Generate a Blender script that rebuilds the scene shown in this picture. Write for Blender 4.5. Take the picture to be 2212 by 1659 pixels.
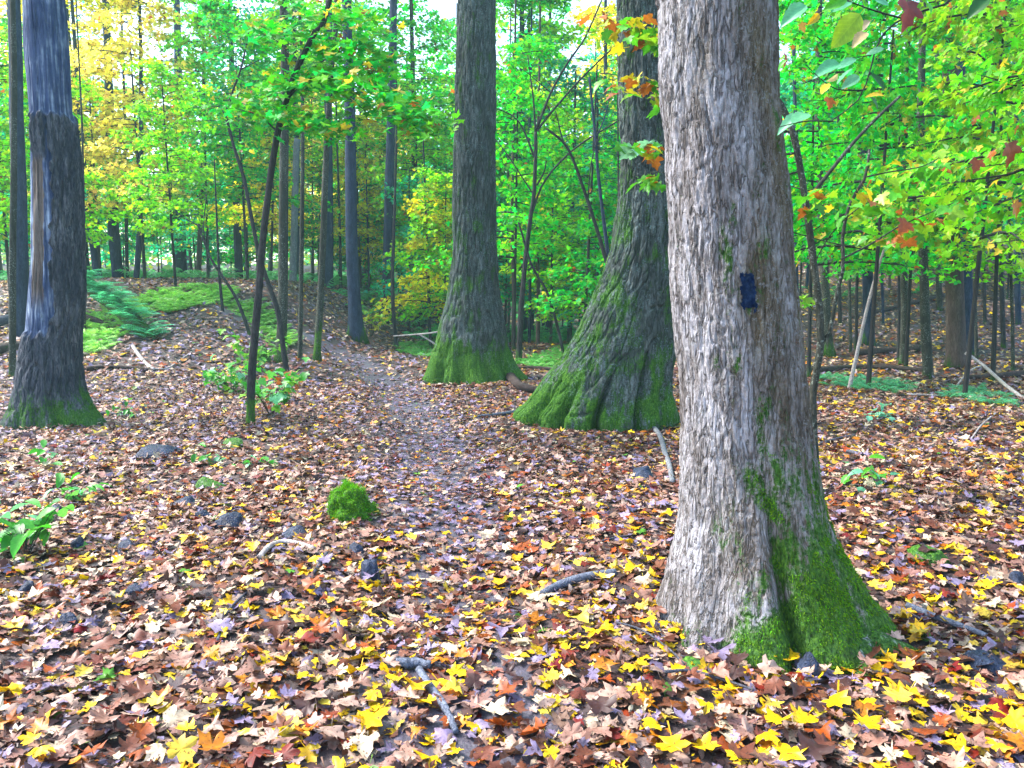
import bpy, math, random
import numpy as np
from mathutils import Vector

for o in list(bpy.data.objects):
    bpy.data.objects.remove(o)
SC = bpy.context.scene
COL = SC.collection
rng = np.random.default_rng(7)
random.seed(7)

# ------------------------------------------------------------------ camera, sky, sun, exposure
F = 790.0                       # focal length in pixels of the 1024 px wide frame
PITCH = math.radians(6.07)
CAMZ = 1.5
cam = bpy.data.cameras.new('camera')
cam.sensor_width = 36.0
cam.lens = 36.0 * F / 1024.0
cam.clip_start = 0.05
cam.clip_end = 2000.0
camo = bpy.data.objects.new('camera', cam)
COL.objects.link(camo)
camo.location = (0, 0, CAMZ)
camo.rotation_euler = (math.pi / 2 - PITCH, 0, 0)
SC.camera = camo

SUN_EL, SUN_AZ = math.radians(50), math.radians(-74)     # azimuth from +Y, clockwise seen from above
W = bpy.data.worlds.new('World')
SC.world = W
W.use_nodes = True
nt = W.node_tree
bg = nt.nodes['Background']
sky = nt.nodes.new('ShaderNodeTexSky')
sky.sky_type = 'NISHITA'
sky.sun_disc = False
sky.sun_elevation = SUN_EL
sky.sun_rotation = SUN_AZ
sky.altitude = 200
sky.air_density = 1.0
sky.dust_density = 3.0
sky.ozone_density = 1.0
nt.links.new(sky.outputs[0], bg.inputs[0])
bg.inputs[1].default_value = 0.15
sun = bpy.data.lights.new('sun', 'SUN')
sun.energy = 1.8
sun.angle = math.radians(10)
sun.color = (1.0, 0.96, 0.92)
suno = bpy.data.objects.new('sun', sun)
COL.objects.link(suno)
sd = Vector((math.sin(SUN_AZ) * math.cos(SUN_EL), math.cos(SUN_AZ) * math.cos(SUN_EL), math.sin(SUN_EL)))
suno.rotation_euler = sd.to_track_quat('Z', 'Y').to_euler()
vs = SC.view_settings
vs.view_transform = 'Standard'
vs.look = 'None'
vs.gamma = 1.0
vs.exposure = 2.38
vs.use_curve_mapping = False
cy = SC.cycles
cy.max_bounces = 5
cy.diffuse_bounces = 3
cy.glossy_bounces = 2
cy.transmission_bounces = 3
cy.transparent_max_bounces = 4
cy.sample_clamp_indirect = 8.0
cy.caustics_reflective = False
cy.caustics_refractive = False

# ------------------------------------------------------------------ projection helpers
S = 1024.0 / 2212.0             # the pixel positions below were read off a 2212 px wide view of the photograph
FWD = np.array([0, math.cos(PITCH), -math.sin(PITCH)])
UPV = np.array([0, math.sin(PITCH), math.cos(PITCH)])

def ray(x, y):
    r = (np.asarray(x, float) * S - 512) / F
    u = -(np.asarray(y, float) * S - 384) / F
    return np.stack([r, FWD[1] + u * UPV[1], FWD[2] + u * UPV[2]], -1)

def at(x, y, D):
    d = ray(x, y)
    t = D / d[..., 1]
    p = d * np.asarray(t)[..., None]
    p[..., 2] += CAMZ
    return p

def wpx(w, D):                  # width in view pixels -> metres at depth D
    return w * S * D / F

def hashn(ix, iy, iz, seed):
    h = (ix * 374761393 + iy * 668265263 + iz * 2147483629 + seed * 974634777) & 0xFFFFFFFF
    h = ((h ^ (h >> 13)) * 1274126177) & 0xFFFFFFFF
    h = ((h ^ (h >> 15)) * 2246822519) & 0xFFFFFFFF
    return ((h ^ (h >> 16)) & 0xFFFFFFFF) / 4294967296.0

def vn(P, seed=0):
    P = np.asarray(P, float)
    i = np.floor(P).astype(np.int64)
    f = P - i
    f = f * f * (3 - 2 * f)
    x, y, z = i[..., 0], i[..., 1], i[..., 2]
    fx, fy, fz = f[..., 0], f[..., 1], f[..., 2]
    def h(a, b, c):
        return hashn(x + a, y + b, z + c, seed)
    a = h(0,0,0)*(1-fx)+h(1,0,0)*fx
    b = h(0,1,0)*(1-fx)+h(1,1,0)*fx
    c = h(0,0,1)*(1-fx)+h(1,0,1)*fx
    d = h(0,1,1)*(1-fx)+h(1,1,1)*fx
    return ((a*(1-fy)+b*fy)*(1-fz)+(c*(1-fy)+d*fy)*fz)*2-1

def fbm(P, octv=3, seed=0):
    P = np.asarray(P, float)
    s, a, t = 0, 1.0, 0.0
    for k in range(octv):
        s = s + a * vn(P * 2**k, seed + k)
        t += a
        a *= 0.5
    return s / t

def ss(a, b, x):
    t = np.clip((np.asarray(x, float) - a) / (b - a), 0, 1)
    return t * t * (3 - 2 * t)

# ------------------------------------------------------------------ terrain
PATHPX = [(1010,1800),(1000,1659),(985,1450),(965,1250),(960,1100),(940,980),(890,880),(830,815),(765,772),(700,742),(610,712),(545,690),(505,664),(480,648)]
PATHW = None

def gz(X, Y):
    X = np.asarray(X, float); Y = np.asarray(Y, float)
    z = 2.1 * ss(10.0, 25, Y) * ss(-2.2, -7.6, X)
    z = z + 0.23 * np.clip(Y - 20.5, 0, 40) * ss(3, 9, X)
    z = z + 0.07 * np.clip(Y - 42, 0, 50)
    P = np.stack([X, Y, X * 0], -1)
    z = z + 0.045 * vn(P / 0.8, 3) + 0.11 * vn(P / 3.1, 4) * ss(1.5, 5, Y)
    q = np.exp(-((X - 1.3)**2 + (Y - 3.45)**2) / 0.9)
    z = z * (1 - q) - 0.05 * q
    if PATHW is not None:
        d = np.full(X.shape, 9.0)
        A = PATHW[:-1]; B = PATHW[1:]
        for a, b in zip(A, B):
            ab = b - a
            t = np.clip(((X - a[0]) * ab[0] + (Y - a[1]) * ab[1]) / (ab @ ab), 0, 1)
            d = np.minimum(d, np.hypot(X - a[0] - t * ab[0], Y - a[1] - t * ab[1]))
        z = z - 0.06 * np.exp(-(d / 0.45)**2)
    return z

def pathdist(X, Y):
    d = np.full(np.shape(X), 99.0)
    for a, b in zip(PATHW[:-1], PATHW[1:]):
        ab = b - a
        t = np.clip(((X - a[0]) * ab[0] + (Y - a[1]) * ab[1]) / (ab @ ab), 0, 1)
        d = np.minimum(d, np.hypot(X - a[0] - t * ab[0], Y - a[1] - t * ab[1]))
    return d

TT = np.concatenate([np.linspace(1.5, 12, 700), np.linspace(12.05, 120, 1600)])

def G(x, y):                    # view pixel -> point on the ground
    d = ray(x, y)
    p = d[None, :] * (TT / d[1])[:, None]
    h = p[:, 2] + CAMZ - gz(p[:, 0], p[:, 1])
    k = np.argmax(h < 0)
    if h[k] >= 0:
        k = len(TT) - 1
    a = h[k-1] / (h[k-1] - h[k]) if k > 0 and h[k] < 0 else 1
    q = p[k-1] + (p[k] - p[k-1]) * a
    return np.array([q[0], q[1], gz(q[0], q[1])])

PATHW = np.array([G(x, y)[:2] for x, y in PATHPX])

# ------------------------------------------------------------------ mesh helpers
def mesh_np(name, V, T=None, Q=None, col=None, attrs=None, smooth=True, mi=None):
    me = bpy.data.meshes.new(name)
    V = np.asarray(V, np.float32)
    parts, starts, n = [], [], 0
    if Q is not None and len(Q):
        Q = np.asarray(Q, np.int32); parts.append(Q.ravel()); starts.append(np.arange(len(Q)) * 4); n = len(Q) * 4
    if T is not None and len(T):
        T = np.asarray(T, np.int32); parts.append(T.ravel()); starts.append(n + np.arange(len(T)) * 3)
    L = np.concatenate(parts); st = np.concatenate(starts).astype(np.int32)
    me.vertices.add(len(V)); me.vertices.foreach_set('co', V.ravel())
    me.loops.add(len(L)); me.loops.foreach_set('vertex_index', L)
    me.polygons.add(len(st)); me.polygons.foreach_set('loop_start', st)
    if mi is not None:
        me.polygons.foreach_set('material_index', np.asarray(mi, np.int32))
    me.update(calc_edges=True)
    me.polygons.foreach_set('use_smooth', np.full(len(st), smooth))
    if col is not None:
        a = me.color_attributes.new('Col', 'FLOAT_COLOR', 'POINT')
        a.data.foreach_set('color', np.concatenate([col, np.ones((len(col), 1))], 1).astype(np.float32).ravel())
    for k, v in (attrs or {}).items():
        a = me.attributes.new(k, 'FLOAT', 'POINT')
        a.data.foreach_set('value', np.asarray(v, np.float32))
    return me

def obj(name, me, mats, parent=None, loc=(0, 0, 0)):
    o = bpy.data.objects.new(name, me)
    COL.objects.link(o)
    o.location = loc
    if parent is not None:
        o.parent = parent
    if me is not None and mats is not None:
        if not isinstance(mats, (list, tuple)):
            mats = [mats]
        if len(me.materials) == 0:
            for m in mats:
                me.materials.append(m)
    return o

def thing(name, label, cat, loc=(0, 0, 0), group=None):
    o = bpy.data.objects.new(name, None)
    COL.objects.link(o)
    o.location = tuple(float(v) for v in loc)
    o.empty_display_size = 0.2
    return tag(o, label, cat, group)

def tag(o, label, cat, group=None):
    o['label'] = label; o['category'] = cat
    if group:
        o['group'] = group
    return o

def stuff(o, label=None, cat=None):
    o['kind'] = 'stuff'
    if label:
        o['label'] = label; o['category'] = cat
    return o

def struct(o, label, cat):
    o['kind'] = 'structure'; o['label'] = label; o['category'] = cat
    return o

def resample(P, n):
    P = np.asarray(P, float)
    if len(P) > 2:              # Catmull-Rom
        Q = np.concatenate([[2*P[0]-P[1]], P, [2*P[-1]-P[-2]]])
        out = []
        m = 8
        for i in range(1, len(Q) - 2):
            t = np.linspace(0, 1, m, endpoint=False)[:, None]
            a, b, c, d = Q[i-1], Q[i], Q[i+1], Q[i+2]
            out.append(0.5*((2*b)+(-a+c)*t+(2*a-5*b+4*c-d)*t*t+(-a+3*b-3*c+d)*t**3))
        out.append(P[-1:])
        P = np.concatenate(out)
    s = np.concatenate([[0], np.cumsum(np.linalg.norm(np.diff(P, axis=0), axis=1))])
    t = np.linspace(0, s[-1], n)
    return np.stack([np.interp(t, s, P[:, k]) for k in range(3)], 1)

def tube(P, r0, r1, sides=8, rings=16, bump=0.08, seed=0, radii=None, cap=True, flare=0.0):
    """tapered tube along points P: returns V, Q, height along (0..1)"""
    C = resample(P, rings)
    T = np.gradient(C, axis=0)
    T /= np.linalg.norm(T, axis=1)[:, None] + 1e-9
    up = np.array([1.0, 0, 0]) if abs(T[0][0]) < 0.8 else np.array([0, 1.0, 0])
    N = np.zeros_like(C)
    n = up - T[0] * (up @ T[0]); n /= np.linalg.norm(n)
    for i in range(rings):
        n = n - T[i] * (n @ T[i]); n /= np.linalg.norm(n) + 1e-9
        N[i] = n
    B = np.cross(T, N)
    t = np.linspace(0, 1, rings)
    R = r0 + (r1 - r0) * t
    if flare:
        L = np.linalg.norm(np.diff(C, axis=0), axis=1).sum()
        R = R + r0 * flare * np.exp(-t * L / (r0 * 2.2))
    th = np.linspace(0, 2*math.pi, sides, endpoint=False)
    dirs = N[:, None, :] * np.cos(th)[None, :, None] + B[:, None, :] * np.sin(th)[None, :, None]
    pp = C[:, None, :] + dirs * 0.3
    k = 1 + bump * fbm(np.concatenate([np.broadcast_to(np.cos(th)*1.6, (rings, sides))[..., None], np.broadcast_to(np.sin(th)*1.6, (rings, sides))[..., None], np.broadcast_to((t * rings / 3)[:, None], (rings, sides))[..., None]], -1), 2, seed)
    if flare:
        k = k * (1 + 0.28 * flare * np.exp(-t * L / (r0 * 2.5))[:, None] * np.cos(th * 4 + seed)[None, :])
    V = (C[:, None, :] + dirs * (R[:, None] * k)[..., None]).reshape(-1, 3)
    i = np.arange(rings - 1)[:, None] * sides
    j = np.arange(sides)[None, :]
    j2 = (j + 1) % sides
    Q = np.stack([i + j, i + j2, i + sides + j2, i + sides + j], -1).reshape(-1, 4)
    if cap:
        V = np.concatenate([V, [C[0]], [C[-1]]])
        a, b = len(V) - 2, len(V) - 1
        jj = np.arange(sides)
        e = (rings - 1) * sides
        c1 = np.stack([np.full(sides, a), (jj+1) % sides, jj, jj], -1)
        c2 = np.stack([np.full(sides, b), e + jj, e + (jj+1) % sides, e + (jj+1) % sides], -1)
        return V, Q, c1[:, :3], c2[:, :3]
    return V, Q, np.zeros((0, 3), int), np.zeros((0, 3), int)

class MB:                       # collects tubes into one mesh
    def __init__(s):
        s.V, s.Q, s.T, s.n = [], [], [], 0
    def tube(s, *a, **k):
        V, Q, t1, t2 = tube(*a, **k)
        s.V.append(V); s.Q.append(Q + s.n); s.T.append(t1 + s.n); s.T.append(t2 + s.n); s.n += len(V)
        return s
    def mesh(s, name, origin=(0, 0, 0), mossh=0.5, mossamt=1.0, seed=0):
        V = np.concatenate(s.V) - np.asarray(origin)
        n1 = fbm(V / 0.25, 3, seed)
        m = np.clip((mossh * (1 + 0.8 * n1) - V[:, 2]) / max(mossh * 0.6, 1e-3), 0, 1) * mossamt
        m = np.clip(m + 0.25 * mossamt * (n1 > 0.35), 0, 1)
        return mesh_np(name, V, np.concatenate(s.T), np.concatenate(s.Q), attrs={'moss': m})

# ------------------------------------------------------------------ materials
def newmat(name):
    m = bpy.data.materials.new(name)
    m.use_nodes = True
    t = m.node_tree
    for n in list(t.nodes):
        t.nodes.remove(n)
    return m, t

def N(t, typ, **kw):
    n = t.nodes.new(typ)
    for k, v in kw.items():
        if k == 'inp':
            for a, b in v.items():
                n.inputs[a].default_value = b
        else:
            setattr(n, k, v)
    return n

def mathn(t, op, a, b=None, clamp=False):
    n = t.nodes.new('ShaderNodeMath'); n.operation = op; n.use_clamp = clamp
    for i, v in enumerate((a, b)):
        if v is None:
            continue
        if hasattr(v, 'is_linked') or hasattr(v, 'links'):
            t.links.new(v, n.inputs[i])
        else:
            n.inputs[i].default_value = v
    return n.outputs[0]

def ramp(t, fac, stops, interp='LINEAR'):
    r = t.nodes.new('ShaderNodeValToRGB')
    r.color_ramp.interpolation = interp
    e = r.color_ramp.elements
    while len(e) < len(stops):
        e.new(0.5)
    for k, (p, c) in enumerate(stops):
        e[k].position = p
        e[k].color = (*c, 1) if len(c) == 3 else c
    t.links.new(fac, r.inputs[0])
    return r.outputs[0]

def mixc(t, fac, a, b, blend='MIX'):
    n = t.nodes.new('ShaderNodeMix'); n.data_type = 'RGBA'; n.blend_type = blend
    for sock, v in ((n.inputs[0], fac), (n.inputs[6], a), (n.inputs[7], b)):
        if hasattr(v, 'links'):
            t.links.new(v, sock)
        elif isinstance(v, tuple):
            sock.default_value = (*v, 1) if len(v) == 3 else v
        else:
            sock.default_value = v
    return n.outputs[2]

def bark(name, stops, moss=((0.026, 0.11, 0.004), (0.11, 0.26, 0.010)), scale=14, stretch=0.16, bump=0.5, rough=0.8, fis=38, lichen=None, wood=None, tint=None):
    m, t = newmat(name)
    tc = N(t, 'ShaderNodeTexCoord')
    mp = N(t, 'ShaderNodeMapping'); mp.inputs['Scale'].default_value = (1, 1, stretch)
    t.links.new(tc.outputs['Object'], mp.inputs[0])
    n1 = N(t, 'ShaderNodeTexNoise', inp={'Scale': scale, 'Detail': 6, 'Roughness': 0.65})
    t.links.new(mp.outputs[0], n1.inputs['Vector'])
    n2 = N(t, 'ShaderNodeTexNoise', inp={'Scale': scale * 5, 'Detail': 4, 'Roughness': 0.7})
    t.links.new(mp.outputs[0], n2.inputs['Vector'])
    n3 = N(t, 'ShaderNodeTexNoise', inp={'Scale': 2.3, 'Detail': 4, 'Roughness': 0.6})
    t.links.new(tc.outputs['Object'], n3.inputs['Vector'])
    n4 = N(t, 'ShaderNodeTexNoise', inp={'Scale': 48, 'Detail': 4, 'Roughness': 0.75})
    t.links.new(tc.outputs['Object'], n4.inputs['Vector'])
    f = mathn(t, 'ADD', mathn(t, 'MULTIPLY', n1.outputs[0], 0.5), mathn(t, 'ADD', mathn(t, 'MULTIPLY', n2.outputs[0], 0.3), mathn(t, 'MULTIPLY', n3.outputs[0], 0.2)))
    c = ramp(t, f, stops)
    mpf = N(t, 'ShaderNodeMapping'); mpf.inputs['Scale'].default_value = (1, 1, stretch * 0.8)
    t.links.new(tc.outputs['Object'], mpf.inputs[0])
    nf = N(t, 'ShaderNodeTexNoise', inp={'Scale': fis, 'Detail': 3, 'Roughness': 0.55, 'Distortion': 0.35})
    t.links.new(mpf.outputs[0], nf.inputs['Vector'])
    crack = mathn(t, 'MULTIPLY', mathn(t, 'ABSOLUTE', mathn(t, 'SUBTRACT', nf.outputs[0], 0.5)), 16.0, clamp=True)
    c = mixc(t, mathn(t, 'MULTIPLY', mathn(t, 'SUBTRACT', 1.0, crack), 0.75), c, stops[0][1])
    if wood:
        aw = N(t, 'ShaderNodeAttribute', attribute_name='wood')
        mpw = N(t, 'ShaderNodeMapping'); mpw.inputs['Scale'].default_value = (1, 1, 0.07)
        t.links.new(tc.outputs['Object'], mpw.inputs[0])
        nw = N(t, 'ShaderNodeTexNoise', inp={'Scale': 20, 'Detail': 5, 'Roughness': 0.6})
        t.links.new(mpw.outputs[0], nw.inputs['Vector'])
        fw = mathn(t, 'ADD', mathn(t, 'MULTIPLY', nw.outputs[0], 0.6), mathn(t, 'MULTIPLY', n3.outputs[0], 0.4))
        c = mixc(t, aw.outputs['Fac'], c, ramp(t, fw, wood))
        at2 = N(t, 'ShaderNodeAttribute', attribute_name='tan')
        c = mixc(t, at2.outputs['Fac'], c, ramp(t, fw, [(0.35, (0.035, 0.024, 0.018)), (0.6, (0.15, 0.11, 0.072))]))
    if tint:
        att = N(t, 'ShaderNodeAttribute', attribute_name='tint')
        ft = mathn(t, 'MULTIPLY', mathn(t, 'ADD', att.outputs['Fac'], mathn(t, 'MULTIPLY', mathn(t, 'SUBTRACT', n4.outputs[0], 0.5), 1.6)), 1.0, clamp=True)
        c = mixc(t, ft, c, ramp(t, f, tint))
    if lichen:
        fl = mathn(t, 'MULTIPLY', mathn(t, 'GREATER_THAN', n4.outputs[0], 0.58), mathn(t, 'GREATER_THAN', n3.outputs[0], 0.48))
        c = mixc(t, mathn(t, 'MULTIPLY', fl, 0.5), c, lichen)
    am = N(t, 'ShaderNodeAttribute', attribute_name='moss')
    mf = mathn(t, 'SUBTRACT', mathn(t, 'MULTIPLY', am.outputs['Fac'], 1.7), mathn(t, 'ADD', mathn(t, 'MULTIPLY', n4.outputs[0], 2.6), mathn(t, 'MULTIPLY', n1.outputs[0], 2.6)))
    mf = mathn(t, 'MULTIPLY', mathn(t, 'ADD', mf, 1.85), 2.2, clamp=True)
    mf = mathn(t, 'MULTIPLY', mf, 0.92)
    mf = mathn(t, 'MULTIPLY', mf, mathn(t, 'GREATER_THAN', am.outputs['Fac'], 0.02))
    mc = ramp(t, mathn(t, 'ADD', mathn(t, 'MULTIPLY', n2.outputs[0], 0.4), mathn(t, 'MULTIPLY', n4.outputs[0], 0.6)), [(0.36, (0.012, 0.035, 0.004)), (0.48, moss[0]), (0.64, moss[1])])
    c = mixc(t, mf, c, mc)
    b = N(t, 'ShaderNodeBump', inp={'Strength': bump, 'Distance': 0.012})
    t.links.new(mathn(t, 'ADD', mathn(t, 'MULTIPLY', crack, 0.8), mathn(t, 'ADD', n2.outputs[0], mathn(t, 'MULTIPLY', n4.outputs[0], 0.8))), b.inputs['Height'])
    p = N(t, 'ShaderNodeBsdfPrincipled', inp={'Roughness': rough, 'Specular IOR Level': 0.16})
    t.links.new(c, p.inputs['Base Color']); t.links.new(b.outputs[0], p.inputs['Normal'])
    o = N(t, 'ShaderNodeOutputMaterial')
    t.links.new(p.outputs[0], o.inputs[0])
    return m

def leafmat(name, source='obj', transl=0.45, rough=0.45, spec=0.4, hue=0.05, val=(0.6, 1.45), rust=0.0, spots=False, brighten=1.3, veins=False):
    m, t = newmat(name)
    if source == 'obj':
        c = N(t, 'ShaderNodeObjectInfo').outputs['Color']
    else:
        c = N(t, 'ShaderNodeAttribute', attribute_name='Col').outputs['Color']
    g = N(t, 'ShaderNodeNewGeometry')
    r = g.outputs['Random Per Island']
    r2 = mathn(t, 'FRACT', mathn(t, 'MULTIPLY', r, 7.13))
    r3 = mathn(t, 'FRACT', mathn(t, 'MULTIPLY', r, 23.7))
    h = N(t, 'ShaderNodeHueSaturation')
    t.links.new(c, h.inputs['Color'])
    t.links.new(mathn(t, 'ADD', 0.5 - hue / 2, mathn(t, 'MULTIPLY', r, hue)), h.inputs['Hue'])
    t.links.new(mathn(t, 'ADD', val[0], mathn(t, 'MULTIPLY', r2, val[1] - val[0])), h.inputs['Value'])
    c = h.outputs[0]
    if rust:
        c = mixc(t, mathn(t, 'GREATER_THAN', r3, 1 - rust), c, (0.30, 0.085, 0.012))
        c = mixc(t, mathn(t, 'LESS_THAN', r3, rust * 2), c, (0.42, 0.33, 0.02))
    if veins:
        tcv = N(t, 'ShaderNodeTexCoord')
        sx = N(t, 'ShaderNodeSeparateXYZ'); t.links.new(tcv.outputs['Object'], sx.inputs[0])
        ax_ = mathn(t, 'ABSOLUTE', sx.outputs[0])
        ph_ = mathn(t, 'FRACT', mathn(t, 'MULTIPLY', mathn(t, 'SUBTRACT', sx.outputs[1], mathn(t, 'MULTIPLY', ax_, 0.9)), 9.0))
        vl = mathn(t, 'MAXIMUM', mathn(t, 'LESS_THAN', ph_, 0.14), mathn(t, 'LESS_THAN', ax_, 0.014))
        c = mixc(t, mathn(t, 'MULTIPLY', vl, 0.35), c, mixc(t, 1.0, c, (1.6, 1.5, 1.6), 'MULTIPLY'))
        nv_ = N(t, 'ShaderNodeTexNoise', inp={'Scale': 4.0, 'Detail': 3}); t.links.new(tcv.outputs['Object'], nv_.inputs['Vector'])
        c = mixc(t, 1.0, c, ramp(t, nv_.outputs[0], [(0.3, (0.65, 0.7, 0.7)), (0.65, (1.15, 1.1, 1.1))]), 'MULTIPLY')
    if spots:
        ns = N(t, 'ShaderNodeTexNoise', inp={'Scale': 95, 'Detail': 2})
        t.links.new(g.outputs['Position'], ns.inputs['Vector'])
        c = mixc(t, mathn(t, 'MULTIPLY', mathn(t, 'GREATER_THAN', ns.outputs[0], 0.635), 0.75), c, (0.05, 0.018, 0.008))
        n5 = N(t, 'ShaderNodeTexNoise', inp={'Scale': 28, 'Detail': 3})
        t.links.new(g.outputs['Position'], n5.inputs['Vector'])
        c = mixc(t, 1.0, c, ramp(t, n5.outputs[0], [(0.3, (0.62, 0.55, 0.52)), (0.65, (1.15, 1.15, 1.15))]), 'MULTIPLY')
    p = N(t, 'ShaderNodeBsdfPrincipled', inp={'Roughness': rough, 'Specular IOR Level': spec})
    t.links.new(c, p.inputs['Base Color'])
    tr = N(t, 'ShaderNodeBsdfTranslucent')
    t.links.new(mixc(t, 1.0, c, (brighten, brighten, brighten * 0.8), 'MULTIPLY'), tr.inputs[0])
    mx = N(t, 'ShaderNodeMixShader', inp={0: transl})
    t.links.new(p.outputs[0], mx.inputs[1]); t.links.new(tr.outputs[0], mx.inputs[2])
    o = N(t, 'ShaderNodeOutputMaterial')
    t.links.new(mx.outputs[0], o.inputs[0])
    return m

def simple(name, stops, scale=20, rough=0.8, bump=0.4, spec=0.4, dist=0.01):
    m, t = newmat(name)
    tc = N(t, 'ShaderNodeTexCoord')
    n = N(t, 'ShaderNodeTexNoise', inp={'Scale': scale, 'Detail': 6, 'Roughness': 0.65})
    t.links.new(tc.outputs['Object'], n.inputs['Vector'])
    p = N(t, 'ShaderNodeBsdfPrincipled', inp={'Roughness': rough, 'Specular IOR Level': spec})
    t.links.new(ramp(t, n.outputs[0], stops), p.inputs['Base Color'])
    b = N(t, 'ShaderNodeBump', inp={'Strength': bump, 'Distance': dist})
    t.links.new(n.outputs[0], b.inputs['Height']); t.links.new(b.outputs[0], p.inputs['Normal'])
    o = N(t, 'ShaderNodeOutputMaterial')
    t.links.new(p.outputs[0], o.inputs[0])
    return m

M = {}
M['soil'] = simple('soil', [(0.3, (0.015, 0.010, 0.012)), (0.55, (0.045, 0.028, 0.028)), (0.75, (0.09, 0.06, 0.055))], 14, 0.7, 0.8, 0.5, 0.02)
M['trail'] = simple('trail_soil', [(0.3, (0.028, 0.024, 0.036)), (0.6, (0.062, 0.054, 0.078)), (0.8, (0.11, 0.10, 0.14))], 22, 0.5, 0.7, 0.6, 0.015)
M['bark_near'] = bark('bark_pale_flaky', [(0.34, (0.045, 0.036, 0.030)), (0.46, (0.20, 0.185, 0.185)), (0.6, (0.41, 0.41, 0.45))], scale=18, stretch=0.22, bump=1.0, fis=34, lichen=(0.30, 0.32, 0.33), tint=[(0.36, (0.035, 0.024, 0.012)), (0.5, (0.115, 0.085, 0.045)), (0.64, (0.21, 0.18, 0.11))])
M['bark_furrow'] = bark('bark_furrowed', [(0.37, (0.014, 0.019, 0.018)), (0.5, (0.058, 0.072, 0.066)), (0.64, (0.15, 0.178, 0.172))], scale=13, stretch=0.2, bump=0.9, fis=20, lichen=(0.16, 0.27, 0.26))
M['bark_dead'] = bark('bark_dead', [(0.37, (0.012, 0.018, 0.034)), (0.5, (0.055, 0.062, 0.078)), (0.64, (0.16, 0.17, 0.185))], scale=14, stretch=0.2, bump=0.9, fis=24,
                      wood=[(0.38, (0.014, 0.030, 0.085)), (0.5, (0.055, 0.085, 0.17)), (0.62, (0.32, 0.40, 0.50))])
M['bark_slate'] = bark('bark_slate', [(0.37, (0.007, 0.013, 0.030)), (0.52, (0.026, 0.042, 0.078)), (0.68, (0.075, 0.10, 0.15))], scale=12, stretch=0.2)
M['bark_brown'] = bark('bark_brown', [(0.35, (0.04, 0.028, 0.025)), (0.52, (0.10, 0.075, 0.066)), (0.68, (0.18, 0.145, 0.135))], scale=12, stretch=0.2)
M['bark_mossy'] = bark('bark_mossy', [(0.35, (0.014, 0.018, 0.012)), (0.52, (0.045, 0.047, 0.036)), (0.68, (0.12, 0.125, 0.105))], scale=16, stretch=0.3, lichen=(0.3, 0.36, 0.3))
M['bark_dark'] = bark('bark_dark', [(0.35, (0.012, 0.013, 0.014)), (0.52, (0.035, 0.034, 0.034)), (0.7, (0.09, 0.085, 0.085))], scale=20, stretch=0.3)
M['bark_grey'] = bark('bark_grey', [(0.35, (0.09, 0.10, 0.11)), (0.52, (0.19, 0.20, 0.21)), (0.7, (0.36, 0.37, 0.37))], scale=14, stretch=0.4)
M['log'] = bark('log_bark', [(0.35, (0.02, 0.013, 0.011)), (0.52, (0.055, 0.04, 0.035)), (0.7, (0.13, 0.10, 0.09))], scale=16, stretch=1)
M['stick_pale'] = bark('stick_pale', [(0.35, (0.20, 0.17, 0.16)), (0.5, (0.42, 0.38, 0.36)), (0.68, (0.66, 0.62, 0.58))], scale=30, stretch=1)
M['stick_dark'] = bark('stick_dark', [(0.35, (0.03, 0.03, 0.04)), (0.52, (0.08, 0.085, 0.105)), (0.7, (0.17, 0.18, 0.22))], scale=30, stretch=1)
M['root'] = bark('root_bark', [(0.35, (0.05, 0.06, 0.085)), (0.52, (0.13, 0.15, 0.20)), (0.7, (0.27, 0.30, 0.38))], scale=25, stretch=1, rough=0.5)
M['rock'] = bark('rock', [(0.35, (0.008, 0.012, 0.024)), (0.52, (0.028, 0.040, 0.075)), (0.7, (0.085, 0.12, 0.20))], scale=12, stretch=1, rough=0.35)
M['leaf'] = leafmat('leaf_green', rust=0.03, hue=0.08, val=(0.4, 1.4), spec=0.2, brighten=1.6)
M['leaf_far'] = leafmat('leaf_far', rust=0.008, spec=0.2, rough=0.45, hue=0.085, val=(0.4, 1.5), transl=0.55, brighten=1.75)
M['leaf_solo'] = leafmat('leaf_single', hue=0.0, val=(1, 1), transl=0.35, veins=True)
M['leaf_ground'] = leafmat('leaf_fallen', hue=0.0, val=(1, 1), transl=0.12, spots=True, rough=0.45, spec=0.3, brighten=1.0)
M['litter'] = leafmat('litter', source='attr', hue=0.03, val=(0.65, 1.3), transl=0.1, spots=True, rough=0.45, spec=0.28, brighten=1.0)
M['fern'] = leafmat('fern', source='obj', hue=0.05, val=(0.6, 1.5), transl=0.4)
M['moss'] = simple('moss', [(0.3, (0.015, 0.06, 0.004)), (0.5, (0.05, 0.16, 0.01)), (0.7, (0.13, 0.26, 0.02))], 45, 0.95, 1.0, 0.1, 0.03)
M['paint'] = simple('blue_paint', [(0.3, (0.001, 0.005, 0.018)), (0.5, (0.003, 0.012, 0.040)), (0.66, (0.014, 0.032, 0.075))], 60, 0.7, 0.7, 0.08, 0.01)
M['petiole'] = simple('petiole', [(0.3, (0.1, 0.05, 0.03)), (0.7, (0.25, 0.15, 0.08))], 30)

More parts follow.
